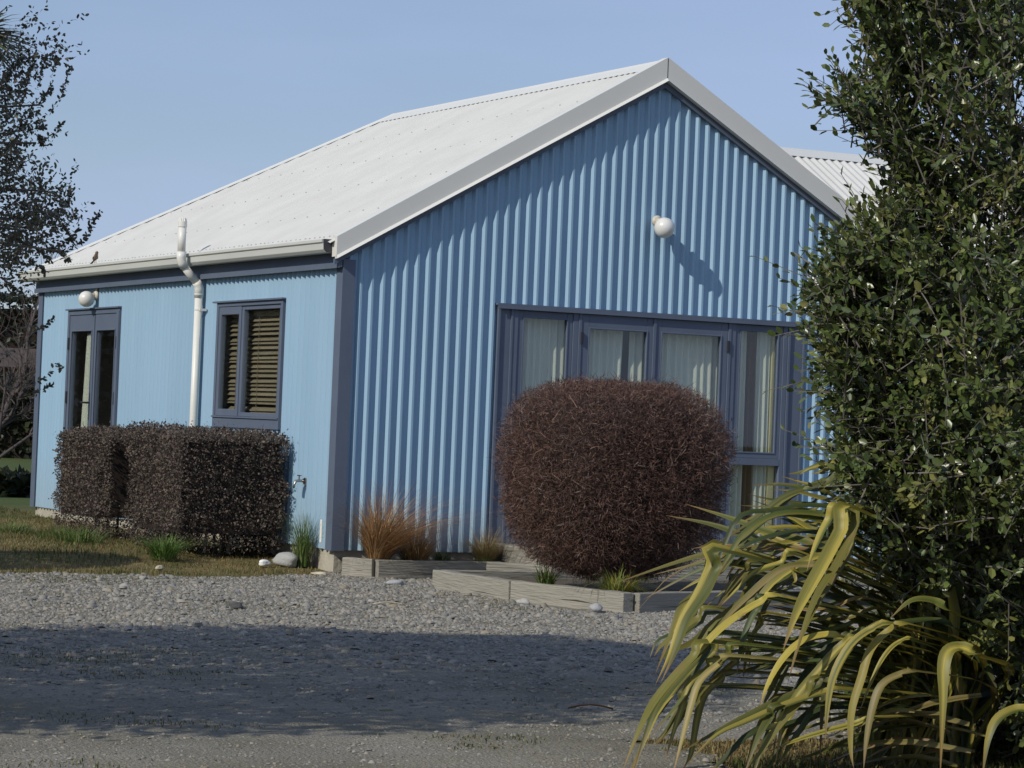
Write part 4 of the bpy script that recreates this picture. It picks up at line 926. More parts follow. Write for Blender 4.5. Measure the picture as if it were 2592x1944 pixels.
def z8(x, y): return 1492 + x/2.011, 1120 + y/2.011
LV = [ # (points in tracing coordinates from crook to tip, width in tracing px, type, depth at crook, depth at tip)
 ([(1330,330),(1280,450),(1200,600),(1110,760),(1045,890),(985,1060)], 105, 'v', 9.9, 9.5),
 ([(1290,330),(1215,400),(1150,530),(1105,660)], 62, 'y', 9.95, 9.8),
 ([(1250,350),(1130,345),(930,330),(750,320)], 34, 'v', 10.2, 10.2),
 ([(1330,330),(1200,290),(1050,250),(920,237)], 44, 'y', 10.2, 10.3),
 ([(1300,590),(1150,520),(900,450),(700,380),(490,313)], 58, 'g', 10.1, 10.4),
 ([(1330,180),(1200,210),(1000,270),(830,400),(650,510)], 54, 'g', 10.2, 10.1),
 ([(1330,420),(1160,365),(960,365),(800,450),(700,590),(640,700)], 50, 'g', 10.1, 9.9),
 ([(1300,520),(1100,455),(880,490),(740,570),(640,700)], 52, 'd', 10.15, 10.0),
 ([(1000,540),(800,555),(600,570),(400,625),(120,720)], 56, 'o', 10.1, 10.2),
 ([(1250,560),(1060,540),(800,535),(650,525),(520,540)], 46, 'b', 10.2, 10.2),
 ([(800,540),(660,560),(500,630),(400,690),(340,750),(140,970)], 12, 'b', 10.05, 10.0),
 ([(700,560),(650,640),(590,770),(500,900),(440,1060),(365,1220)], 78, 'g', 9.85, 9.6),
 ([(1250,660),(1100,625),(960,655),(800,790),(680,910),(600,1010)], 66, 't', 9.9, 9.75),
 ([(1075,560),(980,610),(850,655),(750,750),(660,840)], 42, 'y', 10.0, 9.9),
 ([(1000,790),(880,810),(760,880),(650,965),(540,1080),(430,1180),(370,1260)], 60, 'y', 9.8, 9.6),
 ([(680,850),(560,890),(470,950),(370,1030),(328,1090)], 48, 'o', 10.0, 9.9),
 ([(1330,1010),(1210,980),(1080,1015),(980,1110),(905,1240),(870,1345)], 66, 'y', 9.8, 9.65),
 ([(1560,930),(1440,950),(1330,1030),(1245,1180),(1212,1350),(1200,1540)], 62, 'y', 9.6, 9.5),
 ([(1640,930),(1520,965),(1430,1060),(1385,1200),(1335,1370),(1330,1560),(1345,1660)], 62, 'y', 9.65, 9.5),
 ([(1680,1170),(1590,1180),(1490,1235),(1440,1360),(1410,1520),(1395,1670)], 66, 't', 9.6, 9.5),
 ([(1680,1010),(1580,1015),(1500,1090),(1430,1230),(1370,1385)], 42, 'w', 9.75, 9.65),
 ([(1980,1090),(1900,1045),(1830,1060),(1802,1150),(1800,1330),(1785,1700)], 98, 'v', 9.55, 9.4),
 ([(2260,1370),(2180,1355),(2080,1405),(2030,1510),(2000,1700)], 74, 'w', 9.5, 9.4),
 ([(1320,1260),(1200,1270),(1000,1335),(800,1420),(640,1495),(480,1655)], 62, 'y', 9.7, 9.5),
 ([(760,1090),(660,1130),(560,1220),(515,1350),(470,1520),(425,1690)], 58, 't', 9.65, 9.5),
 ([(640,1020),(530,1090),(350,1290),(260,1450),(165,1680)], 66, 'o', 9.7, 9.4),
 ([(800,1030),(700,1085),(540,1230),(420,1370),(300,1505)], 46, 'g', 9.75, 9.6),
 ([(1400,1000),(1290,1030),(1150,1180),(1050,1300),(985,1430),(945,1640)], 66, 'v', 9.75, 9.6),
 ([(1450,960),(1340,975),(1100,1050),(800,1065),(600,1060)], 36, 'd', 10.0, 9.9),
 ([(1480,1400),(1340,1435),(1100,1500),(890,1580)], 50, 'w', 9.75, 9.6),
 ([(1010,1330),(920,1400),(860,1500),(790,1680)], 58, 'g', 9.65, 9.5),
 ([(1200,1190),(1100,1290),(960,1450),(860,1590),(780,1680)], 50, 'o', 9.7, 9.5),
 ([(940,790),(860,840),(800,950),(765,1080),(752,1175)], 46, 'd', 9.85, 9.75),
 ([(1850,870),(1760,810),(1640,805),(1530,895)], 70, 'g', 9.8, 9.75),
 ([(1880,960),(1750,905),(1500,930),(1350,985)], 56, 'd', 9.9, 9.8),
 ([(1480,1040),(1330,975),(1100,880),(900,830)], 58, 'g', 10.1, 10.2),
 ([(1350,1120),(1160,1110),(900,1130),(640,1135)], 34, 'd', 9.95, 9.9),
 ([(1060,1060),(920,1085),(800,1100),(715,1112)], 34, 'y', 9.9, 9.85),
 ([(620,1230),(520,1330),(450,1440),(390,1515)], 30, 'o', 9.7, 9.6),
 ([(720,980),(620,1060),(530,1180),(480,1270)], 40, 'd', 9.8, 9.7),
 ([(1230,1330),(1130,1380),(1060,1480),(1010,1560)], 40, 'd', 9.7, 9.65),
 ([(1500,830),(1300,790),(1080,770),(860,760)], 50, 'd', 10.3, 10.4),
 ([(1420,700),(1250,640),(1050,690),(950,760)], 46, 'g', 10.2, 10.2),
 ([(1300,140),(1200,110),(1120,130),(1070,165)], 34, 'y', 10.3, 10.3),
 ([(1480,60),(1420,110),(1400,200),(1380,300)], 44, 'y', 10.3, 10.2),
 ([(1200,420),(1080,400),(1000,370),(850,270)], 34, 'w', 10.35, 10.45),
 ([(1250,480),(1130,440),(1060,400),(1000,365)], 44, 'v', 10.3, 10.35),
 ([(1330,870),(1180,900),(1000,910),(840,905)], 44, 'o', 10.05, 10.0),
 ([(1440,800),(1240,840),(1060,850),(960,850)], 30, 'b', 10.1, 10.1),
 ([(900,620),(800,660),(720,740),(680,800)], 50, 'o', 10.15, 10.05),
 ([(1100,680),(1040,640),(1050,700),(1030,720)], 30, 'y', 9.85, 9.8),
 ([(780,640),(660,660),(560,700),(450,762)], 42, 'v', 10.15, 10.2),
]
for i, (pts, w, typ, da, db) in enumerate(LV):
    if typ == 'y' and i % 2: typ = 'wv'[i % 3 == 0]
    w = w*.92
    n = len(pts); W_ = []
    for j, q in enumerate(pts):
        sx, sy = z8(*q); W_.append(P(sx, sy, da + (db-da)*j/(n-1)))
    c = W_[0]; root = FLAX + Vector((random.uniform(-.16,.16), random.uniform(-.16,.16), 0))
    rise = root.lerp(c, .5); rise.z = max(rise.z, c.z*.70); rise += RT*.24 + Vector((FW.x,FW.y,0))*.25
    flax_leaf([root, rise] + W_, w/2.011/FPX*((da+db)/2)*.80, typ, twist=random.uniform(-.5,.5), seg=26, basew=.7)
for rep_ in range(2):                                      # further blades behind the front ones
    for pts, w, typ, da, db in LV[:50]:
        if len(pts) < 4 or w < 20 or pts[-1][0] > 1300 or pts[0][0] > 1600: continue
        n = len(pts); jx, jy = random.uniform(-70, 90), random.uniform(-50, 90); k_ = random.uniform(.85, 1.1); off = random.uniform(.08, .4); W_ = []
        for j, q in enumerate(pts):
            sx, sy = z8(pts[0][0] + (q[0]-pts[0][0])*k_ + jx, pts[0][1] + (q[1]-pts[0][1])*k_ + jy + 12*j*random.uniform(-1,1)); W_.append(P(sx, sy, da + (db-da)*j/(n-1) + off))
        c = W_[0]; root = FLAX + Vector((random.uniform(-.2,.2), random.uniform(-.1,.25), 0)); rise = root.lerp(c, .5); rise.z = max(rise.z, c.z*.7); rise += RT*.24 + Vector((FW.x,FW.y,0))*.25
        flax_leaf([root, rise] + W_, min(w, 70)/2.011/FPX*10*random.uniform(.6,.85), random.choice('gvogvgdg'), twist=random.uniform(-.7,.7), seg=20, basew=.7)
for i in range(26):                                        # the rest of the fan under the tree, its shade deepened by dark greens
    a = random.uniform(-3.1, 1.2) if i % 3 else random.uniform(0, 6.28); ln = random.uniform(.5,.95); el = random.uniform(.5,1.1)
    dh = RT*math.cos(a) + Vector((FW.x,FW.y,0))*math.sin(a); dh.z = 0
    if dh.dot(RT) < -.1: dh = dh - RT*(2*dh.dot(RT)); ln *= .8
    root = FLAX + Vector((FW.x,FW.y,0))*.55 + Vector((random.uniform(-.2,.2), random.uniform(-.2,.2), 0)); r1 = ln*math.cos(el); h1 = ln*math.sin(el)
    flax_leaf([root, root+dh*r1*.4+Vector((0,0,h1*.55)), root+dh*r1*.95+Vector((0,0,h1*.85)), root+dh*(r1*1.5)+Vector((0,0,h1*.7)), root+dh*(r1*1.85)+Vector((0,0,h1*.38))], random.uniform(.045,.07), random.choice('ddg'), twist=random.uniform(-.8,.8), seg=12)
for i in range(12):                                        # dead leaves at the base
    sx, sy = z8(random.uniform(1430,1750), random.uniform(1330,1640)); p = P(sx, sy, random.uniform(9.9,10.3)); p.z = max(p.z, .02); a = random.uniform(-.5,.5)
    d = (RT*-math.cos(a) + Vector((0,0,1))*math.sin(a)*.5 + FW*random.uniform(-.5,.3))*random.uniform(.12,.3)
    flax_leaf([p-d, p-d*.3+Vector((0,0,.02)), p+d*.4, p+d+Vector((0,0,-.04))], random.uniform(.012,.035), random.choice('bt'), twist=1.2, seg=6, name='dead_leaf')

# ------------------------------------------------------------------ evergreen shrub on the right
LEFT = [(-250,2120),(0,2165),(60,2180),(120,2235),(190,2200),(262,2130),(300,2185),(360,2205),(420,2195),(500,2225),(545,2150),(600,2100),(690,2040),(780,2030),(880,2035),(980,2065),(1080,2085),(1180,2065),(1260,2110),(1330,2140),(1420,2200),(1520,2330),(1700,2480),(1900,2540),(2050,2560)]
LY = np.array([q[0] for q in LEFT], float); LX = np.array([q[1] for q in LEFT], float) + np.interp(LY, [-250,100,200,270,330,430,600,800,1300], [20,25,5,-15,35,88,95,66,92])
def shrub():
    root = P(2620, 1960, 11.0); root.z = 0
    t = thing('evergreen_shrub', 'tall glossy leaved evergreen shrub behind the flax', 'shrub', tuple(root)); R0 = np.array(root)
    n = 11500; yy = RNG.uniform(-250, 2000, n); xl = np.interp(yy, LY, LX); xx = xl + 34*fbm(yy/60., yy*0, 1.0, 19) + (3250-xl)*RNG.uniform(0,1,n)**1.3 + RNG.normal(0,14,n)
    depth_in = np.clip((xx-xl)/420, 0, 1); DD = 10.30 + RNG.uniform(-.75,1.25,n)*(.22+1.05*depth_in)
    hollow = (yy > 1330) & (xx > 2200) & (DD < 10.5); kk = ~(hollow & (RNG.uniform(0,1,n) < .8))
    kk &= ~((yy > 1480) & (xx < 2470) & (DD < 10.75))
    gap = fbm(xx/130., yy/130., 1.0, 12); kk &= ~((gap > .34) & (RNG.uniform(0,1,n) < .5))
    kk &= ~((yy < 560) & (RNG.uniform(0,1,n) < .27))
    ed = RNG.uniform(-100, 1420, 330); ex = np.interp(ed, LY, LX) + 30*fbm(ed/60., ed*0, 1.0, 19) - 10 + np.abs(RNG.normal(0, 26, 330)); 
    xx = np.concatenate([xx[kk], ex]); yy = np.concatenate([yy[kk], ed]); DD = np.concatenate([DD[kk], 10.25+RNG.normal(0,.15,330)]); n = len(xx)
    ni = 1700; xi = RNG.uniform(2170, 3050, ni); yi = RNG.uniform(1180, 1990, ni); Di = RNG.uniform(10.85, 12.2, ni)
    xx = np.concatenate([xx, xi]); yy = np.concatenate([yy, yi]); DD = np.concatenate([DD, Di]); n = len(xx)
    C_ = np.array([tuple(P(a,b,c)) for a,b,c in zip(xx,yy,DD)])
    C_[:,2] = np.maximum(C_[:,2], .04)
    axis0 = np.array(P(2620, 900, 10.9)); outd = C_ - axis0; outd[:,2] *= .45; outd = unit(outd)
    td = unit(outd*.75 + np.array([0,0,.45]) + RNG.normal(0,.45,(n,3)))
    ln = RNG.uniform(.10,.24,n); ln[n-1700-330:n-1700] *= RNG.uniform(.9,1.5,330); pos=[]; dr_=[]; nm=[]; sz=[]; wd=[]; cl=[]; tw = MB()
    pal = np.array([(.092,.128,.034),(.12,.158,.044),(.072,.104,.030),(.16,.185,.055),(.20,.20,.06),(.05,.078,.025)])
    for i in range(n):
        m_ = int(RNG.integers(8,14)); tone = pal[RNG.choice(6,p=[.27,.24,.19,.14,.06,.10])]; B = basis(td[i:i+1], rand_dirs(1))[0]; ph = RNG.uniform(0,6.28)
        sag = np.array([0,0,-.12*ln[i]])
        tw.tube([Vector(C_[i]-td[i]*ln[i]*.8-R0), Vector(C_[i]-R0), Vector(C_[i]+td[i]*ln[i]*.9+sag-R0)], [.0035,.0025,.0012], 3, caps=False)
        for j in range(m_):
            s = (j+.5)/m_; a = ph + j*2.4; lat = B[1]*math.cos(a)+B[2]*math.sin(a)
            pos.append(C_[i] + td[i]*ln[i]*(s*1.7-.75) + sag*s); d = td[i]*(.45+.5*s) + lat*.9*(1.1-.45*s) + np.array([0,0,.12]); dr_.append(d); nm.append(td[i]*1.0 - lat*.35 + np.array([0,0,.7]) + RNG.normal(0,.3,3))
            sz.append(RNG.uniform(.032,.052)*(1-.2*s)); wd.append(RNG.uniform(.62,.85)); cl.append(tone*RNG.uniform(.75,1.3))
    pos = np.array(pos); dr_ = np.array(dr_); nm = unit(np.array(nm)); sz = np.array(sz); wd = np.array(wd); cl = np.array(cl)
    # light paths: keep clear of the view of the wall
    k = leaf_parts(t, pos, dr_, nm, sz, wd, cl, M_leaf, 300)
    for o in t.children: 
        if o.name.startswith('leaf'): o.matrix_basis.translation = o.matrix_basis.translation - root
    dp = (pos-np.array(CAM)) @ np.array(FW); far = dp > 10.55; kn = k & ~far; kf = k & far                # deep leaves are simpler
    tag(leaves_obj('crown', pos[kn]-R0, dr_[kn], nm[kn], sz[kn], wd[kn], cl[kn], M_leaf, t), kind='stuff')
    tag(leaves_obj('inner_crown', pos[kf]-R0, dr_[kf], nm[kf], sz[kf]*1.05, wd[kf]*1.15, cl[kf], M_leaf, t, LEAF4, LEAF4_F), kind='stuff')
    tag(tw.build('twigs', M_twig, t), kind='stuff')
    mb = MB()
    def limb(a, b, r0, r1, bend): 
        a, b = Vector(a), Vector(b); m_ = a.lerp(b,.5)+Vector(bend); mb.tube([q-root for q in catmull([a,m_,b],8)], list(np.linspace(r0,r1,9)), 8)
    q = lambda x,y,d: P(x,y,d)
    limb(root, q(2600,1300,11), .07,.05,(.05,.03,0)); limb(q(2600,1300,11), q(2560,300,10.9), .05,.02,(.06,0,0)); limb(q(2600,1300,11), q(2300,750,10.6), .035,.012,(.0,.05,.12)); limb(q(2590,1000,11), q(2280,380,10.6), .03,.010,(0,0,.06))
    limb(q(2595,1450,11), q(2200,1050,10.6), .03,.01,(0,0,.1)); limb(root, q(2480,1000,10.5), .045,.015,(.05,-.05,0)); limb(q(2580,500,10.9), q(2250,60,10.6), .025,.008,(0,0,.05)); limb(root, q(2750,600,11.2), .05,.015,(0,.05,0))
    limb(q(2560,300,10.9), q(2520,-300,10.9), .02,.008,(0,0,0))
    mb.build('trunk', M_bark, t, smooth=True)
    print('shrub leaves', len(pos))
shrub()

# ------------------------------------------------------------------ small-leaved tree at the left edge
def A_(x, y): return (x/4.147, y/4.147)
def B_(x, y): return (x/4.147, 400+y/4.147)
def C_2(x, y): return (x/4.147, 780+y/4.147)
BR = [(A_, [(150,1400),(300,1300),(430,1270),(560,1140),(640,1010),(700,820),(740,720)], 1), (A_, [(250,1050),(400,900),(440,750),(475,575)], 1), (A_, [(420,1100),(500,950),(560,750),(592,608)], 1),
 (A_, [(50,1300),(150,1150),(250,1000),(300,700),(300,520)], 1.3), (A_, [(380,1500),(500,1440),(600,1370),(640,1300)], 1), (A_, [(380,1650),(450,1560),(560,1470),(680,1390)], .12), (A_, [(100,1000),(230,850),(330,700),(380,580)], 1.2),
 (A_, [(300,1150),(400,1050),(480,1000),(540,960)], 1.2), (A_, [(0,900),(120,760),(200,640),(230,600)], 1.3), (A_, [(200,1300),(350,1380),(430,1480),(450,1530)], 1.4), (A_, [(100,1500),(250,1400),(400,1350),(470,1330)], 1.4), (A_, [(0,1450),(120,1380),(260,1250),(400,1180)], 1.4), (A_, [(0,1640),(100,1560),(200,1500),(330,1520)], 1.2),
 (B_, [(590,330),(600,150),(640,80),(720,0),(880,-139),(960,-259),(1000,-349)], 0), (B_, [(0,690),(200,660),(350,520),(480,420),(600,370),(660,320),(740,240),(780,130),(792,40)], .35), (B_, [(200,430),(240,300),(310,150),(380,0)], .15), (B_, [(510,350),(520,180),(560,80),(620,0)], .05), (B_, [(640,500),(630,420),(650,300),(670,170)], .3),
 (B_, [(0,760),(250,800),(450,880),(650,980),(800,910),(900,830),(960,700),(1050,565)], 1), (B_, [(200,900),(400,850),(560,760),(700,700),(800,560)], 1.2), (B_, [(100,1050),(300,1020),(500,960),(640,990)], 1.2), (B_, [(300,1050),(350,1100),(440,1160),(480,1215)], .7), (B_, [(350,740),(500,640),(640,550),(700,480),(745,395)], 1.2), (B_, [(400,900),(560,930),(660,900),(760,820),(840,700)], 1.3),
 (B_, [(640,980),(690,1050),(720,1070)], .7), (B_, [(0,800),(150,850),(280,900),(420,960),(520,1080)], 1.3), (B_, [(100,650),(250,600),(380,560),(520,590),(680,560)], 1.3), (B_, [(0,300),(100,200),(200,100),(260,40)], 1.2), (B_, [(150,640),(240,520),(340,430),(420,330),(420,240)], 1.2), (B_, [(0,140),(80,60),(170,-40)], 1.2), (B_, [(250,760),(420,690),(560,720),(700,760),(760,860)], 1.2), (B_, [(60,880),(180,800),(300,700),(360,640)], 1.1), (B_, [(30,1340),(90,1320),(150,1380)], 1),
 (C_2, [(0,250),(150,220),(330,200),(440,210),(500,150),(570,110)], .45), (C_2, [(150,850),(300,790),(400,760),(500,690),(600,600),(640,635)], .55), (C_2, [(350,900),(430,870),(540,810)], .8), (C_2, [(0,540),(100,470),(200,390),(300,330)], .4)]
def left_tree():
    base = P(-1750, 972, 10.7); base.z = .0
    t = thing('small_leaved_tree', 'dark small leaved tree reaching in from the left edge', 'tree', tuple(base)); R0 = np.array(base)
    tw = MB(); pos=[]; dr_=[]; nm=[]; sz=[]; cl=[]; pal = np.array([(.115,.118,.075),(.14,.138,.09),(.10,.096,.068),(.17,.165,.11),(.15,.12,.095)])
    def put(p, tg, big=1.):
        lat = unit(RNG.normal(size=3)); d = np.array(tg)*.5 + lat*.9 + np.array([0,0,-.1]); pos.append(np.array(p)); dr_.append(d); nm.append(unit(RNG.normal(size=3)+np.array([0,0,.8]))); sz.append(RNG.uniform(.013,.023)*big); cl.append(pal[RNG.integers(0,5)]*RNG.uniform(.7,1.3))
    hubs = []
    for fn, pts, den in BR:
        Dz = RNG.uniform(10.2,11.2); q = [P(*fn(*p), Dz+.05*j) for j, p in enumerate(pts)]; c = catmull(q, 8*len(q)); n = len(c); hubs.append(c[0])
        tw.tube([p-base for p in c], list(np.linspace(.0065,.0024,n)), 4, caps=False)
        for j in range(n):
            if den > 0:
                for _ in range(RNG.poisson(den*1.9*(.6+.7*j/n))): put(c[j] + Vector(RNG.normal(0,.002,3)), (c[min(j+1,n-1)]-c[max(j-1,0)]).normalized())
    # side shoots filling the interior near the frame edge
    for i in range(860):
        sx = RNG.uniform(-260,150); sy = RNG.choice([RNG.uniform(130,460), RNG.uniform(480,690), RNG.uniform(60,760)])
        if sx > 60 + 90*math.sin(sy/70.) : sx -= 120
        p0 = P(sx, sy, RNG.uniform(10.0,11.5)); d = (RT*RNG.uniform(.2,1)+UP*RNG.uniform(-.3,1)+FW*RNG.normal(0,.5)).normalized(); ln = RNG.uniform(.08,.2)
        tw.tube([p0-base, p0+d*ln*.5+Vector((0,0,.01))-base, p0+d*ln-base], [.0036,.0028,.0018], 3, caps=False)
        for j in range(12): put(p0 + d*ln*j/12 + Vector(RNG.normal(0,.003,3)), d)
    pos_, dr2, nm2, sz2, cl2 = map(np.array, (pos, dr_, nm, sz, cl)); wd = np.full(len(pos_), .75)
    k = leaf_parts(t, pos_, dr2, nm2, sz2, wd, cl2, M_leafd, 300)
    for o in t.children:
        if o.name.startswith('leaf'): o.matrix_basis.translation = o.matrix_basis.translation - base
    tag(leaves_obj('sprays', pos_[k]-R0, dr2[k], nm2[k], sz2[k], wd[k], cl2[k], M_leafd, t), kind='stuff')
    # main crown beyond the frame
    n = 46000; cc = np.array([-7.85,-9.1,3.0]); d = rand_dirs(n); rr = RNG.uniform(.25,1,n)**.45
    rad_ = np.array([2.6,2.5,2.0]); hz_ = np.clip(d[:,2]*rr, 0, 1); p = cc + d*rr[:,None]*rad_*np.stack([1-.55*hz_, 1-.55*hz_, 1+0*hz_], 1)*(1+.16*fbm(d[:,0]*2+d[:,2],d[:,1]*2,1.5,3))[:,None]
    u = ((p-np.array(CAM))@np.array(RT))/((p-np.array(CAM))@np.array(FW))*FPX; kk = u < -1296-200+RNG.normal(0,60,n); p, d = p[kk], d[kk]; n = len(p)
    col = pal[RNG.integers(0,5,n)]*RNG.uniform(.7,1.3,(n,1))
    tag(leaves_obj('crown', p-R0, unit(d+RNG.normal(0,.8,(n,3))), unit(d+RNG.normal(0,.8,(n,3))), RNG.uniform(.055,.11,n), np.full(n,.95), col, M_leafd, t, LEAF4, LEAF4_F), kind='stuff')
    mb = MB(); top = Vector((-8.15,-8.55,2.2))-base
    mb.tube(catmull([Vector((0,0,-.05)), Vector((.05,0,.8)), top],8), list(np.linspace(.13,.08,9)), 10)
    for i, h_ in enumerate(hubs[::2]):
        a = top*.8; b = h_-base; mb.tube(catmull([a, a.lerp(b,.5)+Vector((0,0,.15)), b],6), list(np.linspace(.018,.004,7)), 5)
    for k_ in range(10): a = k_*.63; mb.tube(catmull([top*.7, top+Vector((math.cos(a)*.9,math.sin(a)*.9,.5)), top+Vector((math.cos(a)*1.8,math.sin(a)*1.8,.9))],6), list(np.linspace(.05,.01,7)), 6)
    mb.build('trunk', M_bark, t, smooth=True)
left_tree()

# round shrub just outside the left edge (its shadow lies on the lawn)
def round_shrub(label, loc, r, h, n):
    t = thing('round_shrub', label, 'shrub', loc); d = rand_dirs(n); rr = RNG.uniform(.5,1,n)**.5; p = d*rr[:,None]*np.array([r,r,h/2])*(1+.12*fbm(d[:,0]*2,d[:,1]*2+d[:,2],1.7,6))[:,None] + np.array([0,0,h/2+.05])
    col = np.array([(.05,.065,.025),(.07,.08,.03),(.04,.05,.02)])[RNG.integers(0,3,n)]*RNG.uniform(.7,1.3,(n,1))
    tag(leaves_obj('crown', p, unit(d+RNG.normal(0,.8,(n,3))), unit(d+RNG.normal(0,.8,(n,3))), RNG.uniform(.04,.07,n), np.full(n,.8), col, M_leafd, t, LEAF4, LEAF4_F), kind='stuff')
    mb = MB(); mb.tube([(0,0,-.05),(0,0,h*.6)],[.04,.02],6)
    for k in range(6): mb.tube([(0,0,.1),(r*.5*math.cos(k),r*.5*math.sin(k),h*.6)],[.02,.008],5)
    mb.build('trunk', M_bark, t)
round_shrub('round green shrub on the lawn beyond the left edge', (-3.62,.18,.05), .62, 1.5, 11000)

# ------------------------------------------------------------------ background at the left
def bare_tree(label, loc, h, seed, col=(.20,.17,.165), n0=9, fine=3, leafy=0):
    rr = random.Random(seed); t = thing('bare_tree', label, 'tree', loc, 'bare winter trees behind the house')
    mt = mat('bare_twigs_%d' % seed, tuple(c*.75 for c in col), .9, tuple(c*1.2 for c in col), 6)
    trunk = MB(); tw = MB(); 
    def grow(p, d, ln, r, lev):
        n = 4; pts = [p]; 
        for i in range(n):
            d = (d + Vector((rr.gauss(0,.16), rr.gauss(0,.16), rr.gauss(.06,.10)))).normalized(); pts.append(pts[-1] + d*ln/n)
        (trunk if lev < 2 else tw).tube(pts, list(np.linspace(r, r*.55, n+1)), 6 if lev < 2 else 3, caps=False)
        if lev >= 4: return
        for k in range([n0, 6, 6, 5][lev]):
            i = rr.randint(1 if lev else 1, n); a = rr.uniform(0,6.28); o_ = d.orthogonal().normalized(); o_ = Quaternion(d, a) @ o_
            grow(pts[i], (d*rr.uniform(.5,1.0) + o_*rr.uniform(.4,.9)).normalized(), ln*rr.uniform(.42,.7), r*.48, lev+1)
    grow(Vector((0,0,-.1)), Vector((0,0,1)), h*.42, h*.012, 0)
    trunk.build('trunk', mt, t, smooth=True); tag(tw.build('twigs', mt, t), kind='stuff')
def gz(v, z=.08): v = v.copy(); v.z = z; return tuple(v)
bare_tree('pale bare twiggy tree behind the far corner of the house', gz(P(-10,1000,37)), 4.6, 3, (.085,.07,.068))
bare_tree('bare twiggy tree further left behind the side lawn', gz(P(-420,1000,39)), 5.2, 4, (.08,.068,.062))
bare_tree('bare tree well outside the left edge across the lawn', (-11.5, 14.5, .08), 6.0, 5, (.22,.185,.175))
bare_tree('bare tree outside the left edge mirrored in the side window', (-8.5, 17.5, .08), 6.0, 6, (.22,.185,.175))
def big_hedge(label, A, B, h, th, n, cols, seed):
    A, B = Vector(A), Vector(B); t = thing('tall_hedge', label, 'hedge', tuple(A)); L_ = (B-A).length; u = (B-A).normalized(); v = Vector((-u.y,u.x,0))
    s = RNG.uniform(0,L_,n); z = RNG.uniform(0,1,n)**.8*h; w = RNG.choice([-1.,1.],n)*th*(.5+.12*fbm(s,z,.9,seed)); tp = RNG.uniform(0,1,n) < .25
    w = np.where(tp, RNG.uniform(-th/2,th/2,n), w); z = np.where(tp, h*(1+.05*fbm(s,w,.8,seed)), z)
    p = np.outer(s,np.array(u)) + np.outer(w,np.array(v)) + np.outer(z,[0,0,1]); c = np.array(cols)[RNG.integers(0,len(cols),n)]*RNG.uniform(.6,1.3,(n,1))
    tag(leaves_obj('foliage', p, rand_dirs(n), rand_dirs(n), RNG.uniform(.10,.24,n), np.full(n,.9), c, M_leafd, t, LEAF4, LEAF4_F), kind='stuff')
    mb = MB(); q = v*(th*.4); a = Vector((0,0,0)); e = B-A
    mb.add([a-q, e-q, e+q, a+q] + [x_+Vector((0,0,h*.93)) for x_ in (a-q, e-q, e+q, a+q)], [(0,3,2,1),(4,5,6,7),(0,1,5,4),(1,2,6,5),(2,3,7,6),(3,0,4,7)]); mb.build('dark_core', M_core, t)  # solid block painted as the dark inside of the hedge
DK = [(.022,.032,.014),(.03,.04,.018),(.018,.024,.012),(.04,.045,.022)]
big_hedge('dark evergreen hedge across the lawn behind the house', gz(P(-900,1000,62)), gz(P(420,1000,62)), 1.75, 1.6, 16000, DK, 3)
big_hedge('unseen dark hedge shaped to darken the side window reflections', (-16.0, 9, .05), (-4.5, 43, .05), 6.0, 1.8, 42000, [(.10,.085,.075),(.16,.135,.125),(.07,.06,.045),(.04,.04,.03)], 8)  # out of view; height and run set so the side panes mirror something dark
big_hedge('tall dark shelter belt behind the brown building', gz(P(-900,1000,88)), gz(P(300,1000,88)), 4.6, 2.5, 16000, DK, 9)
big_hedge('low dark planting along the lawn beside the far corner', gz(P(-330,1000,36.5)), gz(P(120,1000,35.0)), .20, .6, 4200, DK, 6)
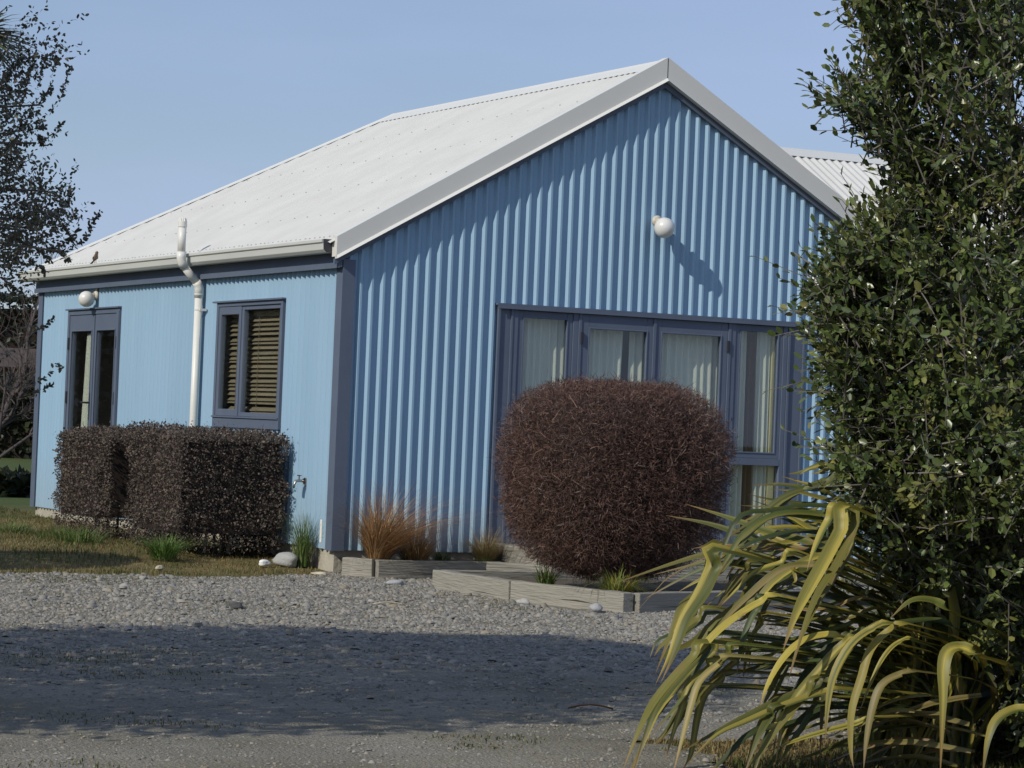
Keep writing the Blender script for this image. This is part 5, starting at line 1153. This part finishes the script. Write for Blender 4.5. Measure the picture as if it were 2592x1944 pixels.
# brown neighbouring building
nb = thing('neighbour_building', 'brown neighbouring building beyond the dark hedge', 'building', gz(P(60,1000,72)))
M_nb = mat('brown_boards', (.11,.062,.04), .9, (.15,.09,.058), .6); M_nr = mat('brown_roof', (.05,.035,.027), .9, (.07,.05,.038), 1)
ang = math.atan2(RT.y, RT.x)
mb = MB()
for k in range(11): mb.box(-8, 2.2, -.02-.004*(k % 2), 4, k*.2, k*.2+.195)
nb1 = mb.build('wall', M_nb, nb); nb1.rotation_euler = (0,0,ang)
mb = MB(); mb.prism([(-.5,2.2),(4.5,2.2),(2,2.75)], 'x', -8.4, 2.6); o = mb.build('roof', M_nr, nb); o.rotation_euler = (0,0,ang)
mb = MB(); mb.box(-6, -4.6, -.06, -.03, .8, 1.8); o = mb.build('window', M_slate, nb); o.rotation_euler = (0,0,ang)

# cabbage tree whose crown shows at the top left
def cabbage():
    b = P(-110, 1000, 34); b.z = .08; t = thing('cabbage_tree', 'cabbage tree with spiky strap leaf head at top left', 'tree', tuple(b)); hd = P(-52, 92, 34) - b
    mb = MB(); mb.tube(catmull([Vector((0,0,-.1)), Vector((.1,.05,hd.z*.5)), hd],8), list(np.linspace(.16,.10,9)), 10); mb.build('trunk', M_bark, t, smooth=True)
    n = 230; d = rand_dirs(n); d[:,2] = np.abs(d[:,2])*1.1-.35+RNG.normal(0,.1,n); d = unit(d); ln = RNG.uniform(.55,.85,n); V = []; seg = 4; wv = unit(np.cross(d, np.array([0,0,1.])+RNG.normal(0,.3,(n,3))))
    for i in range(seg+1):
        s = i/seg; p = np.array(hd) + d*(ln*s)[:,None] + np.array([0,0,-.30])*(ln*s**2.4)[:,None]; w = (.028*(1-s)**.6+.001)*wv; V += [p-w, p+w]
    V = np.stack(V,1); F = np.array([(2*i,2*i+1,2*i+3,2*i+2) for i in range(seg)]); F = (F[None]+(np.arange(n)*2*(seg+1))[:,None,None]).reshape(-1,4)
    c = np.array([(.10,.125,.05),(.13,.14,.06),(.16,.14,.07),(.07,.09,.035)])[RNG.integers(0,4,n)]*RNG.uniform(.7,1.3,(n,1))
    np_mesh('crown', V.reshape(-1,3), F, M_blade, t, col=np.repeat(c,2*(seg+1),0))
cabbage()
